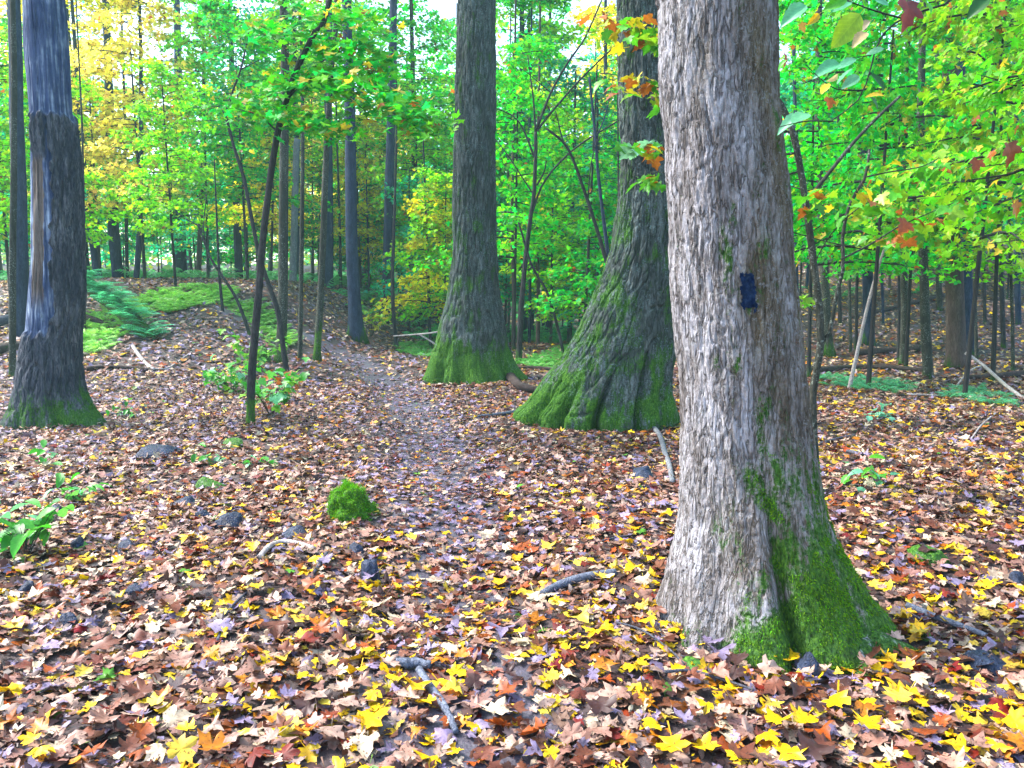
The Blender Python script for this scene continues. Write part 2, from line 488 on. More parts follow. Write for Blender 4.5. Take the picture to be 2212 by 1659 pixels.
# ------------------------------------------------------------------ leaf templates: x across, y along, z up; fan about the first vertex
def fan(right, cen):
    R = list(right)
    Lf = [(-x, y) for x, y in reversed(R) if x > 1e-6]
    out = np.array([cen] + R + Lf, float)
    n = len(out) - 1
    T = np.array([[0, 1 + k, 1 + (k + 1) % n] for k in range(n)])[:, ::-1]
    V = np.concatenate([out, np.zeros((len(out), 1))], 1)
    return V, T
MAPLE = fan([(0,0.0),(0.17,-0.07),(0.41,-0.05),(0.32,0.11),(0.49,0.20),(0.59,0.43),(0.45,0.46),(0.27,0.45),(0.27,0.57),(0.31,0.68),(0.14,0.76),(0,1.0)], (0, 0.28))
MAPLE2 = fan([(0,0.02),(0.38,-0.05),(0.26,0.14),(0.58,0.45),(0.17,0.44),(0.24,0.68),(0,1.0)], (0, 0.3))
MAPLE3 = fan([(0,0.0),(0.42,0.05),(0.52,0.45),(0.2,0.5),(0,1.0)], (0, 0.3))
OVAL = fan([(0,0.0),(0.16,0.14),(0.27,0.38),(0.24,0.62),(0.12,0.84),(0,1.0)], (0, 0.45))
OVAL2 = fan([(0,0.0),(0.28,0.35),(0.2,0.72),(0,1.0)], (0, 0.45))
OVAL3 = (np.array([(0,0,0),(0.3,0.45,0.06),(0,1,0),(-0.3,0.45,0.06)], float), np.array([(0,1,2),(0,2,3)]))
QUADL = (np.array([(0,0,0),(0.45,0.4,0.05),(0.1,1,0),(-0.42,0.5,0.05)], float), np.array([(0,1,2),(0,2,3)]))

def petioled(tm):
    V, T = tm
    n = len(V)
    V = np.concatenate([V, [(0.012, 0.02, 0.0), (-0.012, 0.02, 0.0), (0.05, -0.42, 0.05), (0.032, -0.42, 0.05)]])
    T = np.concatenate([T, [(n, n+1, n+3), (n, n+3, n+2)]])
    return V, T

def leaves(tm, P, size, az, nrm, curl=0.25, seed=0, r=None):
    """N leaves as one soup: returns V (N*k,3), T"""
    r = r or np.random.default_rng(seed)
    V0, T0 = tm
    n, k = len(P), len(V0)
    nrm = nrm / (np.linalg.norm(nrm, axis=1)[:, None] + 1e-9)
    h = np.stack([np.cos(az), np.sin(az), np.zeros(n)], 1)
    y = h - nrm * (h * nrm).sum(1)[:, None]
    y /= np.linalg.norm(y, axis=1)[:, None] + 1e-9
    x = np.cross(y, nrm)
    c1 = r.normal(0, curl, n)[:, None]; c2 = r.normal(0, curl, n)[:, None]; c3 = r.normal(0, curl, n)[:, None]
    X, Y, Z = V0[None, :, 0], V0[None, :, 1] - 0.35, V0[None, :, 2]
    asp = r.uniform(0.85, 1.12, n)[:, None]
    Zl = Z + c1 * 2.2 * X * X + c2 * Y * Y + c3 * X * Y
    jx = r.normal(0, 0.025, (n, k)); jz = r.normal(0, 0.035 * min(1, curl * 4), (n, k))
    L = (X * asp + jx)[..., None] * x[:, None, :] + (Y + jx[:, ::-1])[..., None] * y[:, None, :] + (Zl + jz)[..., None] * nrm[:, None, :]
    V = P[:, None, :] + L * np.asarray(size)[:, None, None]
    T = (T0[None] + (np.arange(n) * k)[:, None, None]).reshape(-1, 3)
    return V.reshape(-1, 3), T

# ------------------------------------------------------------------ ground sheet
gx = np.concatenate([np.linspace(-140, -16, 45), np.linspace(-15.4, -5, 60), np.linspace(-4.9, 5, 150), np.linspace(5.15, 16, 62), np.linspace(17, 140, 45)])
gy = np.concatenate([np.linspace(-30, 0.8, 14), np.linspace(1.0, 8, 130), np.linspace(8.1, 24, 130), np.linspace(24.4, 60, 70), np.linspace(62, 180, 30)])
XX, YY = np.meshgrid(gx, gy)
ZZ = gz(XX, YY)
V = np.stack([XX, YY, ZZ], -1).reshape(-1, 3)
nx = len(gx)
ii = (np.arange(len(gy) - 1)[:, None] * nx + np.arange(nx - 1)[None]).ravel()
Qg = np.stack([ii, ii + 1, ii + nx + 1, ii + nx], 1)
ground = struct(obj('ground', mesh_np('ground', V, None, Qg), M['soil']), 'dark damp forest floor under the fallen leaves', 'ground')

# the trail: a draped strip of trodden bluish soil
pc = resample(np.concatenate([PATHW, np.zeros((len(PATHW), 1))], 1), 160)
tg = np.gradient(pc, axis=0); tg /= np.linalg.norm(tg, axis=1)[:, None]
side = np.stack([tg[:, 1], -tg[:, 0], tg[:, 2]], 1)
wv = np.linspace(-1, 1, 15)
tv = []
for k, c in enumerate(pc):
    hw = 0.36 + 0.10 * vn(np.array([c[0] * 2, c[1] * 2, 0.5])) + 0.004 * c[1]
    for q in wv:
        e = hw * q * (1 + 0.25 * vn(np.array([c[0] * 6, c[1] * 6, q * 2])))
        p = c + side[k] * e
        tv.append((p[0], p[1], gz(p[0], p[1]) + 0.008 * (1 - q * q) + 0.004 - 0.02 * (abs(q) > 0.99)))
ii = (np.arange(len(pc) - 1)[:, None] * 15 + np.arange(14)[None]).ravel()
struct(obj('trail', mesh_np('trail', tv, None, np.stack([ii, ii + 1, ii + 16, ii + 15], 1)), M['trail']), 'trodden bluish footpath winding back to the left between the trees', 'trail')

# ------------------------------------------------------------------ leaf litter
PAL = np.array([(0.28,0.155,0.115),(0.37,0.255,0.20),(0.50,0.41,0.28),(0.19,0.155,0.25),(0.135,0.045,0.024),(0.045,0.020,0.018),(0.26,0.055,0.005),(0.42,0.15,0.006),(0.68,0.43,0.002),(0.60,0.43,0.04),(0.14,0.012,0.005),(0.07,0.22,0.015)])
def gnormal(X, Y, e=0.15):
    return np.stack([-(gz(X + e, Y) - gz(X - e, Y)) / (2 * e), -(gz(X, Y + e) - gz(X, Y - e)) / (2 * e), np.ones_like(X)], 1)

def litter_colour(X, Y, pd, r):
    n = len(X)
    u = r.random(n)
    patch = vn(np.stack([X / 0.9, Y / 0.9, X * 0], 1), 21) * 0.5 + 0.5
    base = np.array([0.25, 0.15, 0.07, 0.11, 0.21, 0.16, 0.055, 0.03, 0.0, 0.025, 0.02, 0.004])
    Wt = np.repeat(base[None], n, 0)
    near = 1 - ss(3.0, 6.0, Y)
    yel = (0.04 + 0.34 * near * patch * (0.35 + 0.65 * ss(-1.6, 0.3, X)) + 0.08 * ss(0.5, 3, X) * patch) * (1 - 0.8 * np.exp(-(pd / 0.6)**2))
    Wt[:, 8] = yel
    Wt[:, 9] += 0.3 * yel
    onp = np.exp(-(pd / 0.55)**2)
    Wt[:, 3] += 0.42 * onp + 0.22 * ss(6, 11, Y) * ss(0, -3, X); Wt[:, 5] += 0.12 * onp
    Wt[:, 2] += 0.02 * (1 - onp)
    cw = np.cumsum(Wt, 1); cw /= cw[:, -1:]
    k = (u[:, None] > cw).sum(1)
    return PAL[np.clip(k, 0, len(PAL) - 1)] * r.uniform(0.8, 1.2, (n, 1))

def scatter(n, y0, y1, power, r, wide=0.70, pad=0.8):
    # density falls with distance; uniform across the width
    u = r.random(n)
    Y = (y0**power + u * (y1**power - y0**power))**(1 / power)
    X = r.uniform(-1, 1, n) * (wide * Y + pad)
    return X, Y

def litter_zone(n, y0, y1, power, tm, smin, smax, tilt, curl, seed, lift=0.03):
    r = np.random.default_rng(seed)
    X, Y = scatter(n, y0, y1, power, r)
    pd = pathdist(X, Y) + 3 * (1 - ss(3.6, 5.2, Y))
    keep = r.random(n) > 0.10 * np.exp(-(pd / 0.4)**2)
    X, Y, pd = X[keep], Y[keep], pd[keep]
    n = len(X)
    size = r.uniform(smin, smax, n) * (1 - 0.2 * np.exp(-(pd / 0.5)**2))
    small = r.random(n) < 0.35
    size = np.where(small, size * 0.6, size)
    h = r.random(n)
    Z = gz(X, Y) + 0.006 + lift * h
    nr = gnormal(X, Y); nr /= np.linalg.norm(nr, axis=1)[:, None]
    tl = np.where(r.random(n) < 0.2, tilt * 2, tilt) * (1 - 0.5 * np.exp(-(pd / 0.5)**2))
    nr = nr + r.normal(0, 1, (n, 3)) * tl[:, None] * np.array([1, 1, 0])
    V, T = leaves(tm, np.stack([X, Y, Z], 1), size, r.uniform(0, 6.283, n), nr, curl, r=r)
    C = np.repeat(litter_colour(X, Y, pd, r), len(tm[0]), 0)
    return V, T, C

zs = [litter_zone(21000, 1.5, 6.2, 1.7, petioled(MAPLE), 0.042, 0.090, 0.20, 0.28, 1),
      litter_zone(8000, 1.5, 7.5, 1.7, OVAL, 0.03, 0.075, 0.35, 0.4, 5),
      litter_zone(42000, 6, 14, 1.7, MAPLE2, 0.055, 0.105, 0.24, 0.30, 2, 0.035),
      litter_zone(56000, 13.5, 34, 1.5, MAPLE3, 0.09, 0.145, 0.22, 0.25, 3, 0.05),
      litter_zone(26000, 33, 75, 1.5, QUADL, 0.16, 0.3, 0.25, 0.2, 4, 0.05)]
off = 0; Vs, Ts, Cs = [], [], []
for v, t, c in zs:
    Vs.append(v); Ts.append(t + off); Cs.append(c); off += len(v)
stuff(obj('leaf_litter', mesh_np('leaf_litter', np.concatenate(Vs), np.concatenate(Ts), None, np.concatenate(Cs), smooth=True), M['litter']),
      'brown, tan and yellow maple leaves carpeting the forest floor', 'leaf litter')

# the nearest, largest fallen leaves one by one, as pieces of the ground
lm = []
for k in range(8):
    v, t = leaves(petioled(MAPLE), np.zeros((1, 3)), np.array([1.0]), np.array([0.0]), np.array([[0, 0, 1.0]]), 0.40, seed=100 + k)
    lm.append(mesh_np('fallen_leaf', v, t, None, smooth=True))
r = np.random.default_rng(55)
placed = []
while len(placed) < 300:
    x, y = r.uniform(-40, 2250), 1659 - 560 * r.random()**1.5
    if 1450 < x < 1900 and y < 1380:
        continue
    g = G(x, y)
    if any((g[0]-q[0])**2 + (g[1]-q[1])**2 < 0.0042 for q in placed):
        continue
    placed.append(g)
for g in placed:
    o = obj('fallen_leaf', lm[r.integers(8)], M['leaf_ground'], ground, (g[0], g[1], g[2] + 0.045 + 0.02 * r.random()))
    s = r.uniform(0.06, 0.11)
    o.scale = (s * r.uniform(0.9, 1.1), s, s)
    o.rotation_euler = (r.normal(0, 0.2), r.normal(0, 0.2), r.uniform(0, 6.28))
    pdl = pathdist(np.array([g[0]]), np.array([g[1]]))[0]
    wt = np.array([0.22, 0.13, 0.07, 0.06, 0.16, 0.06, 0.08, 0.07, (0.34 if g[0] > -0.6 else 0.2) if pdl > 0.35 else 0.15, 0.10, 0.03, 0.002]); wt /= wt.sum()
    c = PAL[r.choice(12, p=wt)] * r.uniform(0.85, 1.15)
    o.color = (*c, 1)

# ------------------------------------------------------------------ the big trees, from their silhouettes
def big_trunk(rows, D, ztop, sides, rings, clefts, barkamp, fx, fz, seed, mossfn, plate=False, ryk=0.95, front=0.5, wood=None, lobes=0.0, dz=-0.2, zfine=None, warp=1.0):
    rows = np.array(rows, float)
    L = at(rows[:, 1], rows[:, 0], D); Rr = at(rows[:, 2], rows[:, 0], D)
    zc = (L[:, 2] + Rr[:, 2]) / 2
    cx = (L[:, 0] + Rr[:, 0]) / 2; rx = (Rr[:, 0] - L[:, 0]) / 2
    o = np.argsort(zc); zc, cx, rx = zc[o], cx[o], rx[o]
    slope = (cx[-1] - cx[-3]) / (zc[-1] - zc[-3])
    zf = zfine or zc[-1]
    z = np.concatenate([np.linspace(zc[0] + dz, zf, rings, endpoint=False), np.linspace(zf, ztop, 24)])
    X = np.interp(z, zc, cx); RX = np.interp(z, zc, rx)
    hi = z > zc[-1]
    X[hi] = cx[-1] + slope * (z[hi] - zc[-1]); RX[hi] = rx[-1] * (1 - 0.45 * (z[hi] - zc[-1]) / (ztop - zc[-1]))
    ker = np.exp(-np.linspace(-2, 2, 15)**2); ker /= ker.sum()
    pad = lambda a: np.convolve(np.pad(a, 7, 'edge'), ker, 'valid')
    X, RX = pad(X), pad(RX)
    rt = np.interp(zf * 0.7, zc, rx)
    RY = np.minimum(RX, rt * ryk + np.maximum(0, RX - rt) * front)
    nf = int(sides * 0.72)                              # finer towards the viewer's side
    th = np.concatenate([np.linspace(math.pi * 0.93, math.pi * 2.07, nf, endpoint=False), np.linspace(math.pi * 2.07, math.pi * 2.93, sides - nf, endpoint=False)])
    ZG, TH = np.meshgrid(z, th, indexing='ij')
    ct, st = np.cos(TH), np.sin(TH)
    K = np.ones_like(ZG)
    zb = zc[0]
    if lobes:
        A = lobes * np.exp(-(ZG - zb) / 0.45)
        K *= 1 + A * (np.cos(5 * TH + seed) * 0.5 + np.cos(8 * TH + 1.3 * seed) * 0.5) * np.abs(st)
    for a, w, dep, hh in clefts:
        dth = np.angle(np.exp(1j * (TH - math.radians(a))))
        K *= 1 - dep * np.exp(-(dth / math.radians(w))**2) * np.clip(1 - (ZG - zb) / hh, 0, 1)**0.7
    Rm = rt
    wp = 0.35 * fbm(np.stack([ct * Rm / 0.15, st * Rm / 0.15, ZG / 0.35], -1), 2, seed + 9) * warp
    pn = np.stack([ct * Rm / fx + wp, st * Rm / fx + wp, ZG / fz + wp * 0.7], -1)
    v1 = vn(pn, seed) + 0.25 * vn(pn * 2.3, seed + 1)
    v2 = vn(pn * np.array([1.7, 1.7, 1.9]) + 7, seed + 2)
    c1 = np.exp(-(v1 / 0.17)**2); c2 = np.exp(-(v2 / 0.13)**2)
    if plate:
        q = fbm(pn * np.array([0.9, 0.9, 0.8]), 3, seed + 3) * 3.4
        fr = q - np.floor(q)
        ter = (np.floor(q) + ss(0.0, 0.14, fr)) / 3.4
        B = 0.75 * ter - 0.75 * c1 - 0.35 * c2 + 0.35
    else:
        B = 0.25 * v1 - 0.95 * c1 - 0.40 * c2 + 0.45
    fine = fbm(np.stack([ct * Rm / 0.012, st * Rm / 0.012, ZG / 0.03], -1), 2, seed + 5)
    disp = barkamp * (B + 0.28 * fine) + 0.02 * fbm(np.stack([ct * 2, st * 2, ZG / 0.5], -1), 2, seed + 7)
    at_ = {}
    if wood is not None:
        wmask, tmask, dd = wood(ZG, TH, z, D)
        grain = 0.010 * vn(np.stack([ct * 9, st * 9, ZG * 1.3], -1), seed + 20) - 0.012 * np.exp(-(vn(np.stack([ct * 5, st * 5, ZG * 0.7], -1), seed + 21) / 0.07)**2)
        disp = disp * (1 - 0.92 * wmask) - dd + grain * wmask
        at_['wood'] = wmask.ravel(); at_['tan'] = tmask.ravel()
    V = np.stack([X[:, None] + (RX[:, None] * K + disp) * ct, D + (RY[:, None] * K + disp) * st, ZG], -1)
    at_['tint'] = np.clip(0.22 + 0.62 * np.cos(TH + 0.3) + 0.75 * fbm(np.stack([ct * 2.5, st * 2.5, ZG / 0.5], -1), 3, seed + 15), 0, 1).ravel()
    at_['moss'] = np.clip(mossfn(ZG - zb, TH, fbm(np.stack([ct * 3, st * 3, ZG / 0.25], -1), 4, seed + 11)), 0, 1).ravel()
    nr = len(z)
    i = np.arange(nr - 1)[:, None] * sides; j = np.arange(sides)[None]; j2 = (j + 1) % sides
    Q = np.stack([i + j, i + j2, i + sides + j2, i + sides + j], -1).reshape(-1, 4)
    base = np.array([np.interp(zb + 0.05, zc, cx), D, zb])
    top = np.array([X[-1], D, z[-1]])
    return V.reshape(-1, 3) - base, Q, at_, base, top - base, RX[-1]

def to_mesh(name, bt):
    return mesh_np(name, bt[0], None, bt[1], attrs=bt[2])

# ------------------------------------------------------------------ crowns shared by the trees
def crown_mesh(name, seed, z0, z1, R, nl, per, size, tm, droop=0.25, rise=0.3, taper=0.5, flat=0.75, twig=True, thick=0.07, oval=False):
    r = np.random.default_rng(seed)
    P, NR, AZ = [], [], []
    mb = MB()
    for k in range(nl):
        h = z0 + (z1 - z0) * ((k + r.random()) / nl)
        f = (h - z0) / (z1 - z0)
        L = R * (1 - taper * f) * r.uniform(0.45, 1.0)
        az = r.uniform(0, 6.283)
        d = np.array([math.cos(az), math.sin(az)]); e = np.array([-d[1], d[0]])
        n = int(per * (0.5 + L / R))
        s = r.beta(2.0, 1.3, n)
        lat = r.normal(0, 1, n) * 0.30 * L * (1.05 - 0.75 * s)
        x = d[None] * (s * L)[:, None] + e[None] * lat[:, None]
        z = h + rise * L * s - droop * L * s * s - 0.18 * np.abs(lat) + r.normal(0, thick, n)
        P.append(np.concatenate([x, z[:, None]], 1))
        NR.append(np.stack([r.normal(0, flat, n), r.normal(0, flat, n), np.ones(n)], 1) + np.concatenate([d * 0.5, [0]])[None])
        AZ.append(az + r.normal(0, 0.9, n))
        if twig:
            q = np.array([0, 0.25, 0.6, 1.0])
            pts = np.stack([d[0] * q * L, d[1] * q * L, h + rise * L * q - droop * L * q * q], 1) + r.normal(0, 0.03, (4, 3)) * q[:, None]
            mb.tube(pts, 0.008 + 0.006 * L, 0.003, 4, 6, 0, cap=False)
            for m in range(3):
                a = r.uniform(0.3, 0.8); sg = r.choice([-1, 1])
                p0 = np.array([np.interp(a, q, pts[:, c]) for c in range(3)])
                p1 = p0 + np.array([*(d * 0.25 * L + e * sg * 0.28 * L), 0.02 - 0.04 * L])
                mb.tube([p0, p1], 0.006, 0.002, 3, 2, 0, cap=False)
    P = np.concatenate(P); NR = np.concatenate(NR); AZ = np.concatenate(AZ)
    V, T = leaves(tm, P, r.uniform(0.65, 1.2, len(P)) * size, AZ, NR, 0.18, r=r)
    if twig:
        VT = np.concatenate(mb.V); QT = np.concatenate(mb.Q)
        Tt = np.concatenate([QT[:, [0, 1, 2]], QT[:, [0, 2, 3]]]) + len(V)
        mi = np.concatenate([np.zeros(len(T), int), np.ones(len(Tt), int)])
        return mesh_np(name, np.concatenate([V, VT]), np.concatenate([T, Tt]), None, mi=mi, smooth=False)
    return mesh_np(name, V, T, None, smooth=False)

def hemlock_mesh(name, seed, z0, z1, R, nl, per):
    r = np.random.default_rng(seed)
    P, NR, AZ, SZ = [], [], [], []
    mb = MB()
    for k in range(nl):
        f = (k + r.random()) / nl
        h = z0 + (z1 - z0) * f
        L = R * (1 - 0.85 * f) * r.uniform(0.6, 1.0) + 0.2
        az = k * 2.4 + r.normal(0, 0.3)
        d = np.array([math.cos(az), math.sin(az)]); e = np.array([-d[1], d[0]])
        n = int(per * L / R) + 8
        s = r.beta(1.6, 1.1, n)
        sg = r.choice([-1, 1], n)
        lat = np.abs(r.normal(0, 1, n)) * 0.22 * L * (1.1 - s) * sg
        z = h + 0.12 * L * s - 0.38 * L * s * s - 0.25 * np.abs(lat) + r.normal(0, 0.03, n)
        P.append(np.concatenate([d[None] * (s * L)[:, None] + e[None] * lat[:, None], z[:, None]], 1))
        NR.append(np.stack([r.normal(0, 0.25, n), r.normal(0, 0.25, n), np.ones(n)], 1) + np.concatenate([d * 0.35, [0]])[None])
        AZ.append(az + sg * 0.7 + r.normal(0, 0.3, n))
        SZ.append(r.uniform(0.12, 0.24, n))
        q = np.array([0, 0.4, 0.75, 1.0])
        mb.tube(np.stack([d[0]*q*L, d[1]*q*L, h + 0.12*L*q - 0.38*L*q*q], 1), 0.014, 0.003, 4, 5, 0, cap=False)
    tm = (np.array([(0,0,0),(0.16,0.3,0.02),(0.05,1,0),(-0.16,0.35,0.02)], float), np.array([(0,1,2),(0,2,3)]))
    P = np.concatenate(P)
    V, T = leaves(tm, P, np.concatenate(SZ), np.concatenate(AZ), np.concatenate(NR), 0.1, r=r)
    VT = np.concatenate(mb.V); QT = np.concatenate(mb.Q)
    Tt = np.concatenate([QT[:, [0, 1, 2]], QT[:, [0, 2, 3]]]) + len(V)
    return mesh_np(name, np.concatenate([V, VT]), np.concatenate([T, Tt]), None, mi=np.concatenate([np.zeros(len(T), int), np.ones(len(Tt), int)]), smooth=False)

CR = {
 'under_a': crown_mesh('crown', 11, 1.6, 6.4, 2.3, 46, 80, 0.125, MAPLE3),
 'under_b': crown_mesh('crown', 12, 2.2, 7.5, 2.6, 50, 85, 0.125, MAPLE3, rise=0.15),
 'under_c': crown_mesh('crown', 13, 0.7, 4.2, 1.9, 34, 75, 0.115, MAPLE3, rise=0.2),
 'tall_a': crown_mesh('crown', 14, 3.8, 13.5, 3.2, 66, 95, 0.17, QUADL, taper=0.4),
 'tall_b': crown_mesh('crown', 15, 5.0, 15.5, 3.4, 66, 95, 0.17, QUADL, taper=0.4),
 'canopy_a': crown_mesh('crown', 16, 0.0, 6.5, 4.2, 52, 70, 0.24, QUADL, taper=0.3, flat=0.7),
 'canopy_b': crown_mesh('crown', 17, 0.0, 5.5, 3.4, 46, 70, 0.24, QUADL, taper=0.3, flat=0.7),
 'near_a': crown_mesh('crown', 18, 1.3, 4.6, 1.9, 34, 62, 0.115, MAPLE2, rise=0.2),
 'near_b': crown_mesh('crown', 19, 1.6, 5.2, 2.2, 36, 62, 0.115, MAPLE2, rise=0.15),
 'hemlock_a': hemlock_mesh('crown', 20, 0.9, 9.5, 2.2, 80, 85),
 'hemlock_b': hemlock_mesh('crown', 21, 1.6, 12.5, 2.5, 95, 85),
}
LC = {'green': (0.030, 0.36, 0.010), 'vivid': (0.050, 0.46, 0.008), 'lime': (0.20, 0.50, 0.006), 'gold': (0.58, 0.56, 0.010), 'straw': (0.70, 0.62, 0.10),
      'teal': (0.012, 0.34, 0.15), 'deep': (0.008, 0.17, 0.045), 'dteal': (0.008, 0.18, 0.10)}

def crown(key, parent, colour, loc=(0, 0, 0), scale=1.0, rz=None, mat=None, zs=None):
    me = CR[key]
    if len(me.materials) == 0:
        me.materials.append(M['leaf_far']); me.materials.append(M['bark_dark'])
    o = obj('crown', me, None, parent, loc)
    o.scale = (scale, scale, zs or scale)
    o.rotation_euler = (0, 0, random.uniform(0, 6.28) if rz is None else rz)
    o.color = (*(LC[colour] if isinstance(colour, str) else colour), 1)
    o['kind'] = 'stuff'
    return o

# near tree with the blue blaze
def moss_near(h, th, n):
    right = np.clip(np.cos(th + 0.75), 0, 1)
    base = np.clip((0.66 + 0.42 * np.cos(th + 1.0) - h) / 0.75, 0, 1)
    side = right * (0.12 + 0.24 * np.clip((1.2 - h) / 1.2, 0, 1))
    left = np.clip(-np.cos(th + 0.5), 0, 1)
    return 0.60 * base + side + 0.09 + 0.75 * n - 0.30 * left * ss(0.3, 0.7, h)
rowsN = [(0,1427,1674),(110,1426,1675),(230,1427,1677),(300,1434,1683),(367,1438,1692),(433,1443,1700),(553,1449,1709),(690,1460,1727),(790,1468,1733),(900,1471,1744),(1000,1473,1760),(1106,1474,1782),(1170,1466,1808),(1220,1452,1836),(1270,1440,1866),(1306,1428,1896),(1340,1412,1922),(1375,1392,1950),(1400,1380,1968)]
bt = big_trunk(rowsN, 3.62, 13.0, 340, 520, [(-93, 4, 0.30, 0.9), (-130, 14, 0.14, 0.6), (-55, 16, 0.12, 0.5), (-165, 12, 0.22, 0.45)], 0.0085, 0.026, 0.105, 31, moss_near, plate=True, front=0.85, lobes=0.10)
tN = thing('tree', 'large pale flaky-barked tree with a blue painted blaze, nearest on the right', 'tree', bt[3])
trunkN = obj('trunk', to_mesh('trunk', bt), M['bark_near'], tN)
Vn = bt[0] + bt[3]
def limbs(parent, base, top, rad, mat, n=5, seed=0, key='canopy_a', colour='lime', scale=1.0, zc=-1.5):
    r = np.random.default_rng(seed)
    for k in range(n):
        mb = MB()
        a = k * 6.283 / n + r.normal(0, 0.3)
        L = r.uniform(2, 3.2)
        d = np.array([math.cos(a), math.sin(a), 0.0])
        p = np.array(top) - np.array([0, 0, 0.4 + 0.25 * k])
        mb.tube([p, p + d * L * 0.45 + [0, 0, 0.9], p + d * L + [0, 0, 2.2]], rad * 0.6, 0.03, 8, 8)
        obj('limb', mb.mesh('limb', (0, 0, 0), 0.01, 0), mat, parent)
    crown(key, parent, colour, (top[0], top[1], top[2] + zc), scale)
limbs(tN, tN.location, bt[4], bt[5], M['bark_near'], 4, 1, 'canopy_b', 'lime', 0.6)

def blades(P, axis, normal, L, w):
    axis = axis / np.linalg.norm(axis, axis=1)[:, None]; sd_ = np.cross(axis, normal); sd_ /= np.linalg.norm(sd_, axis=1)[:, None] + 1e-9
    V = np.stack([P - sd_ * w[:, None], P + sd_ * w[:, None], P + axis * L[:, None]], 1).reshape(-1, 3)
    return V, np.arange(len(V)).reshape(-1, 3)
M['pelt'] = leafmat('moss_pelt', hue=0.05, val=(0.5, 1.5), transl=0.3, spec=0.1, rough=0.9)
r = np.random.default_rng(70)
cand = np.where((bt[2]['moss'] > 0.5) & (bt[0][:, 2] < 1.6) & (bt[0][:, 2] > 0) & (bt[0][:, 1] < 0.15))[0]
cand = cand[fbm(bt[0][cand] / 0.06, 3, 12) + bt[2]['moss'][cand] > 0.80]
cand = cand[r.random(len(cand)) < min(1.0, 26000 / max(1, len(cand)))]
Pm = bt[0][cand] + r.normal(0, 0.003, (len(cand), 3))
dm = Pm * np.array([1, 1, 0.0]); dm /= np.linalg.norm(dm, axis=1)[:, None]
axm = dm * 0.8 + np.array([0, 0, -0.5]) + r.normal(0, 0.55, dm.shape)
Vm, Tm = blades(Pm, axm, r.normal(0, 1, dm.shape), r.uniform(0.006, 0.018, len(Pm)), r.uniform(0.0015, 0.0035, len(Pm)))
o = obj('moss', mesh_np('moss', Vm, Tm, None, smooth=False), M['pelt'], tN); o.color = (0.10, 0.25, 0.008, 1); o['kind'] = 'stuff'

for k, (a, l, rr0, zz) in enumerate([(-172, 0.62, 0.10, 0.14), (-128, 0.60, 0.12, 0.15), (-62, 0.62, 0.13, 0.16), (-28, 0.70, 0.13, 0.16), (10, 0.7, 0.11, 0.15), (-100, 0.52, 0.10, 0.12)]):
    ca, sa = math.cos(math.radians(a)), math.sin(math.radians(a))
    cr = np.array([bt[3][0], bt[3][1], 0.0])
    RP = []
    for q in (0.28, 0.45, 0.62, 0.85, 1.0):
        w = 0.10 * math.sin(q * 7 + k * 2)
        p = cr + np.array([ca * l * q - sa * w, sa * l * q + ca * w, 0])
        p[2] = gz(p[0], p[1]) + zz * (1 - q) ** 1.3 - 0.05 * q
        RP.append(p)
    mr = MB(); mr.tube(RP, rr0, 0.03, 12, 22, 0.35, k + 40)
    obj('root', mr.mesh('root', bt[3] - np.array([0, 0, 0.25]), 1.2, 0.8, k), M['bark_near'], tN, (0, 0, -0.25))

# the painted blaze: a ragged skin just proud of the bark
bx, by = np.meshgrid(np.linspace(1596, 1637, 26), np.linspace(586, 677, 50))
front = Vn[Vn[:, 1] < 3.62]
fp = np.stack([(front[:, 0] / (front[:, 1] * FWD[1] + (front[:, 2] - CAMZ) * FWD[2]) * F + 512) / S,
               (384 - F * (front[:, 1] * UPV[1] + (front[:, 2] - CAMZ) * UPV[2]) / (front[:, 1] * FWD[1] + (front[:, 2] - CAMZ) * FWD[2])) / S], 1)
selm = (fp[:, 0] > 1570) & (fp[:, 0] < 1665) & (fp[:, 1] > 560) & (fp[:, 1] < 700)
fs, fw = fp[selm], front[selm]
bp = np.stack([bx.ravel(), by.ravel()], 1)
d2 = ((bp[:, None, :] - fs[None]) ** 2).sum(-1)
idx = np.argsort(d2, 1)[:, :4]
wgt = 1 / (np.take_along_axis(d2, idx, 1) + 0.5); wgt /= wgt.sum(1)[:, None]
depth = (fw[idx, 1] * wgt).sum(1)
bv = at(bp[:, 0], bp[:, 1], depth)
nrmv = bv - np.array([bt[3][0] - 0.12, 3.62, 0]); nrmv[:, 2] = 0; nrmv /= np.linalg.norm(nrmv, axis=1)[:, None]
bv = bv + nrmv * 0.006
gxn = (bp[:, 0] - 1616.5) / 20.5; gyn = (bp[:, 1] - 631) / 45.5
edge = np.maximum(np.abs(gxn - 0.12 * gyn) / 0.82, np.abs(gyn) / 0.93) + 0.30 * fbm(np.stack([gxn * 3, gyn * 5, gxn * 0], 1), 3, 5) + 0.5 * np.clip(fbm(np.stack([gxn * 5, gyn * 9, gxn * 0 + 3], 1), 2, 8) - 0.25, 0, 1)
dg_ = depth.reshape(50, 26); pd_ = np.pad(dg_, 4, 'edge')
mean_ = sum(pd_[a_:a_ + 50, b_:b_ + 26] for a_ in range(9) for b_ in range(9)) / 81
edge = edge + np.clip((dg_ - mean_ - 0.0025).ravel() * 120, 0, 1)
ii = (np.arange(49)[:, None] * 26 + np.arange(25)[None]).ravel()
Qb = np.stack([ii, ii + 26, ii + 27, ii + 1], 1)
Qb = Qb[(edge[Qb] < 1.0).all(1)]
bl = obj('trail_blaze', mesh_np('trail_blaze', bv - bt[3], None, Qb), M['paint'], tN)
bl['label'] = 'dark blue painted trail blaze, a worn upright patch on the bark'

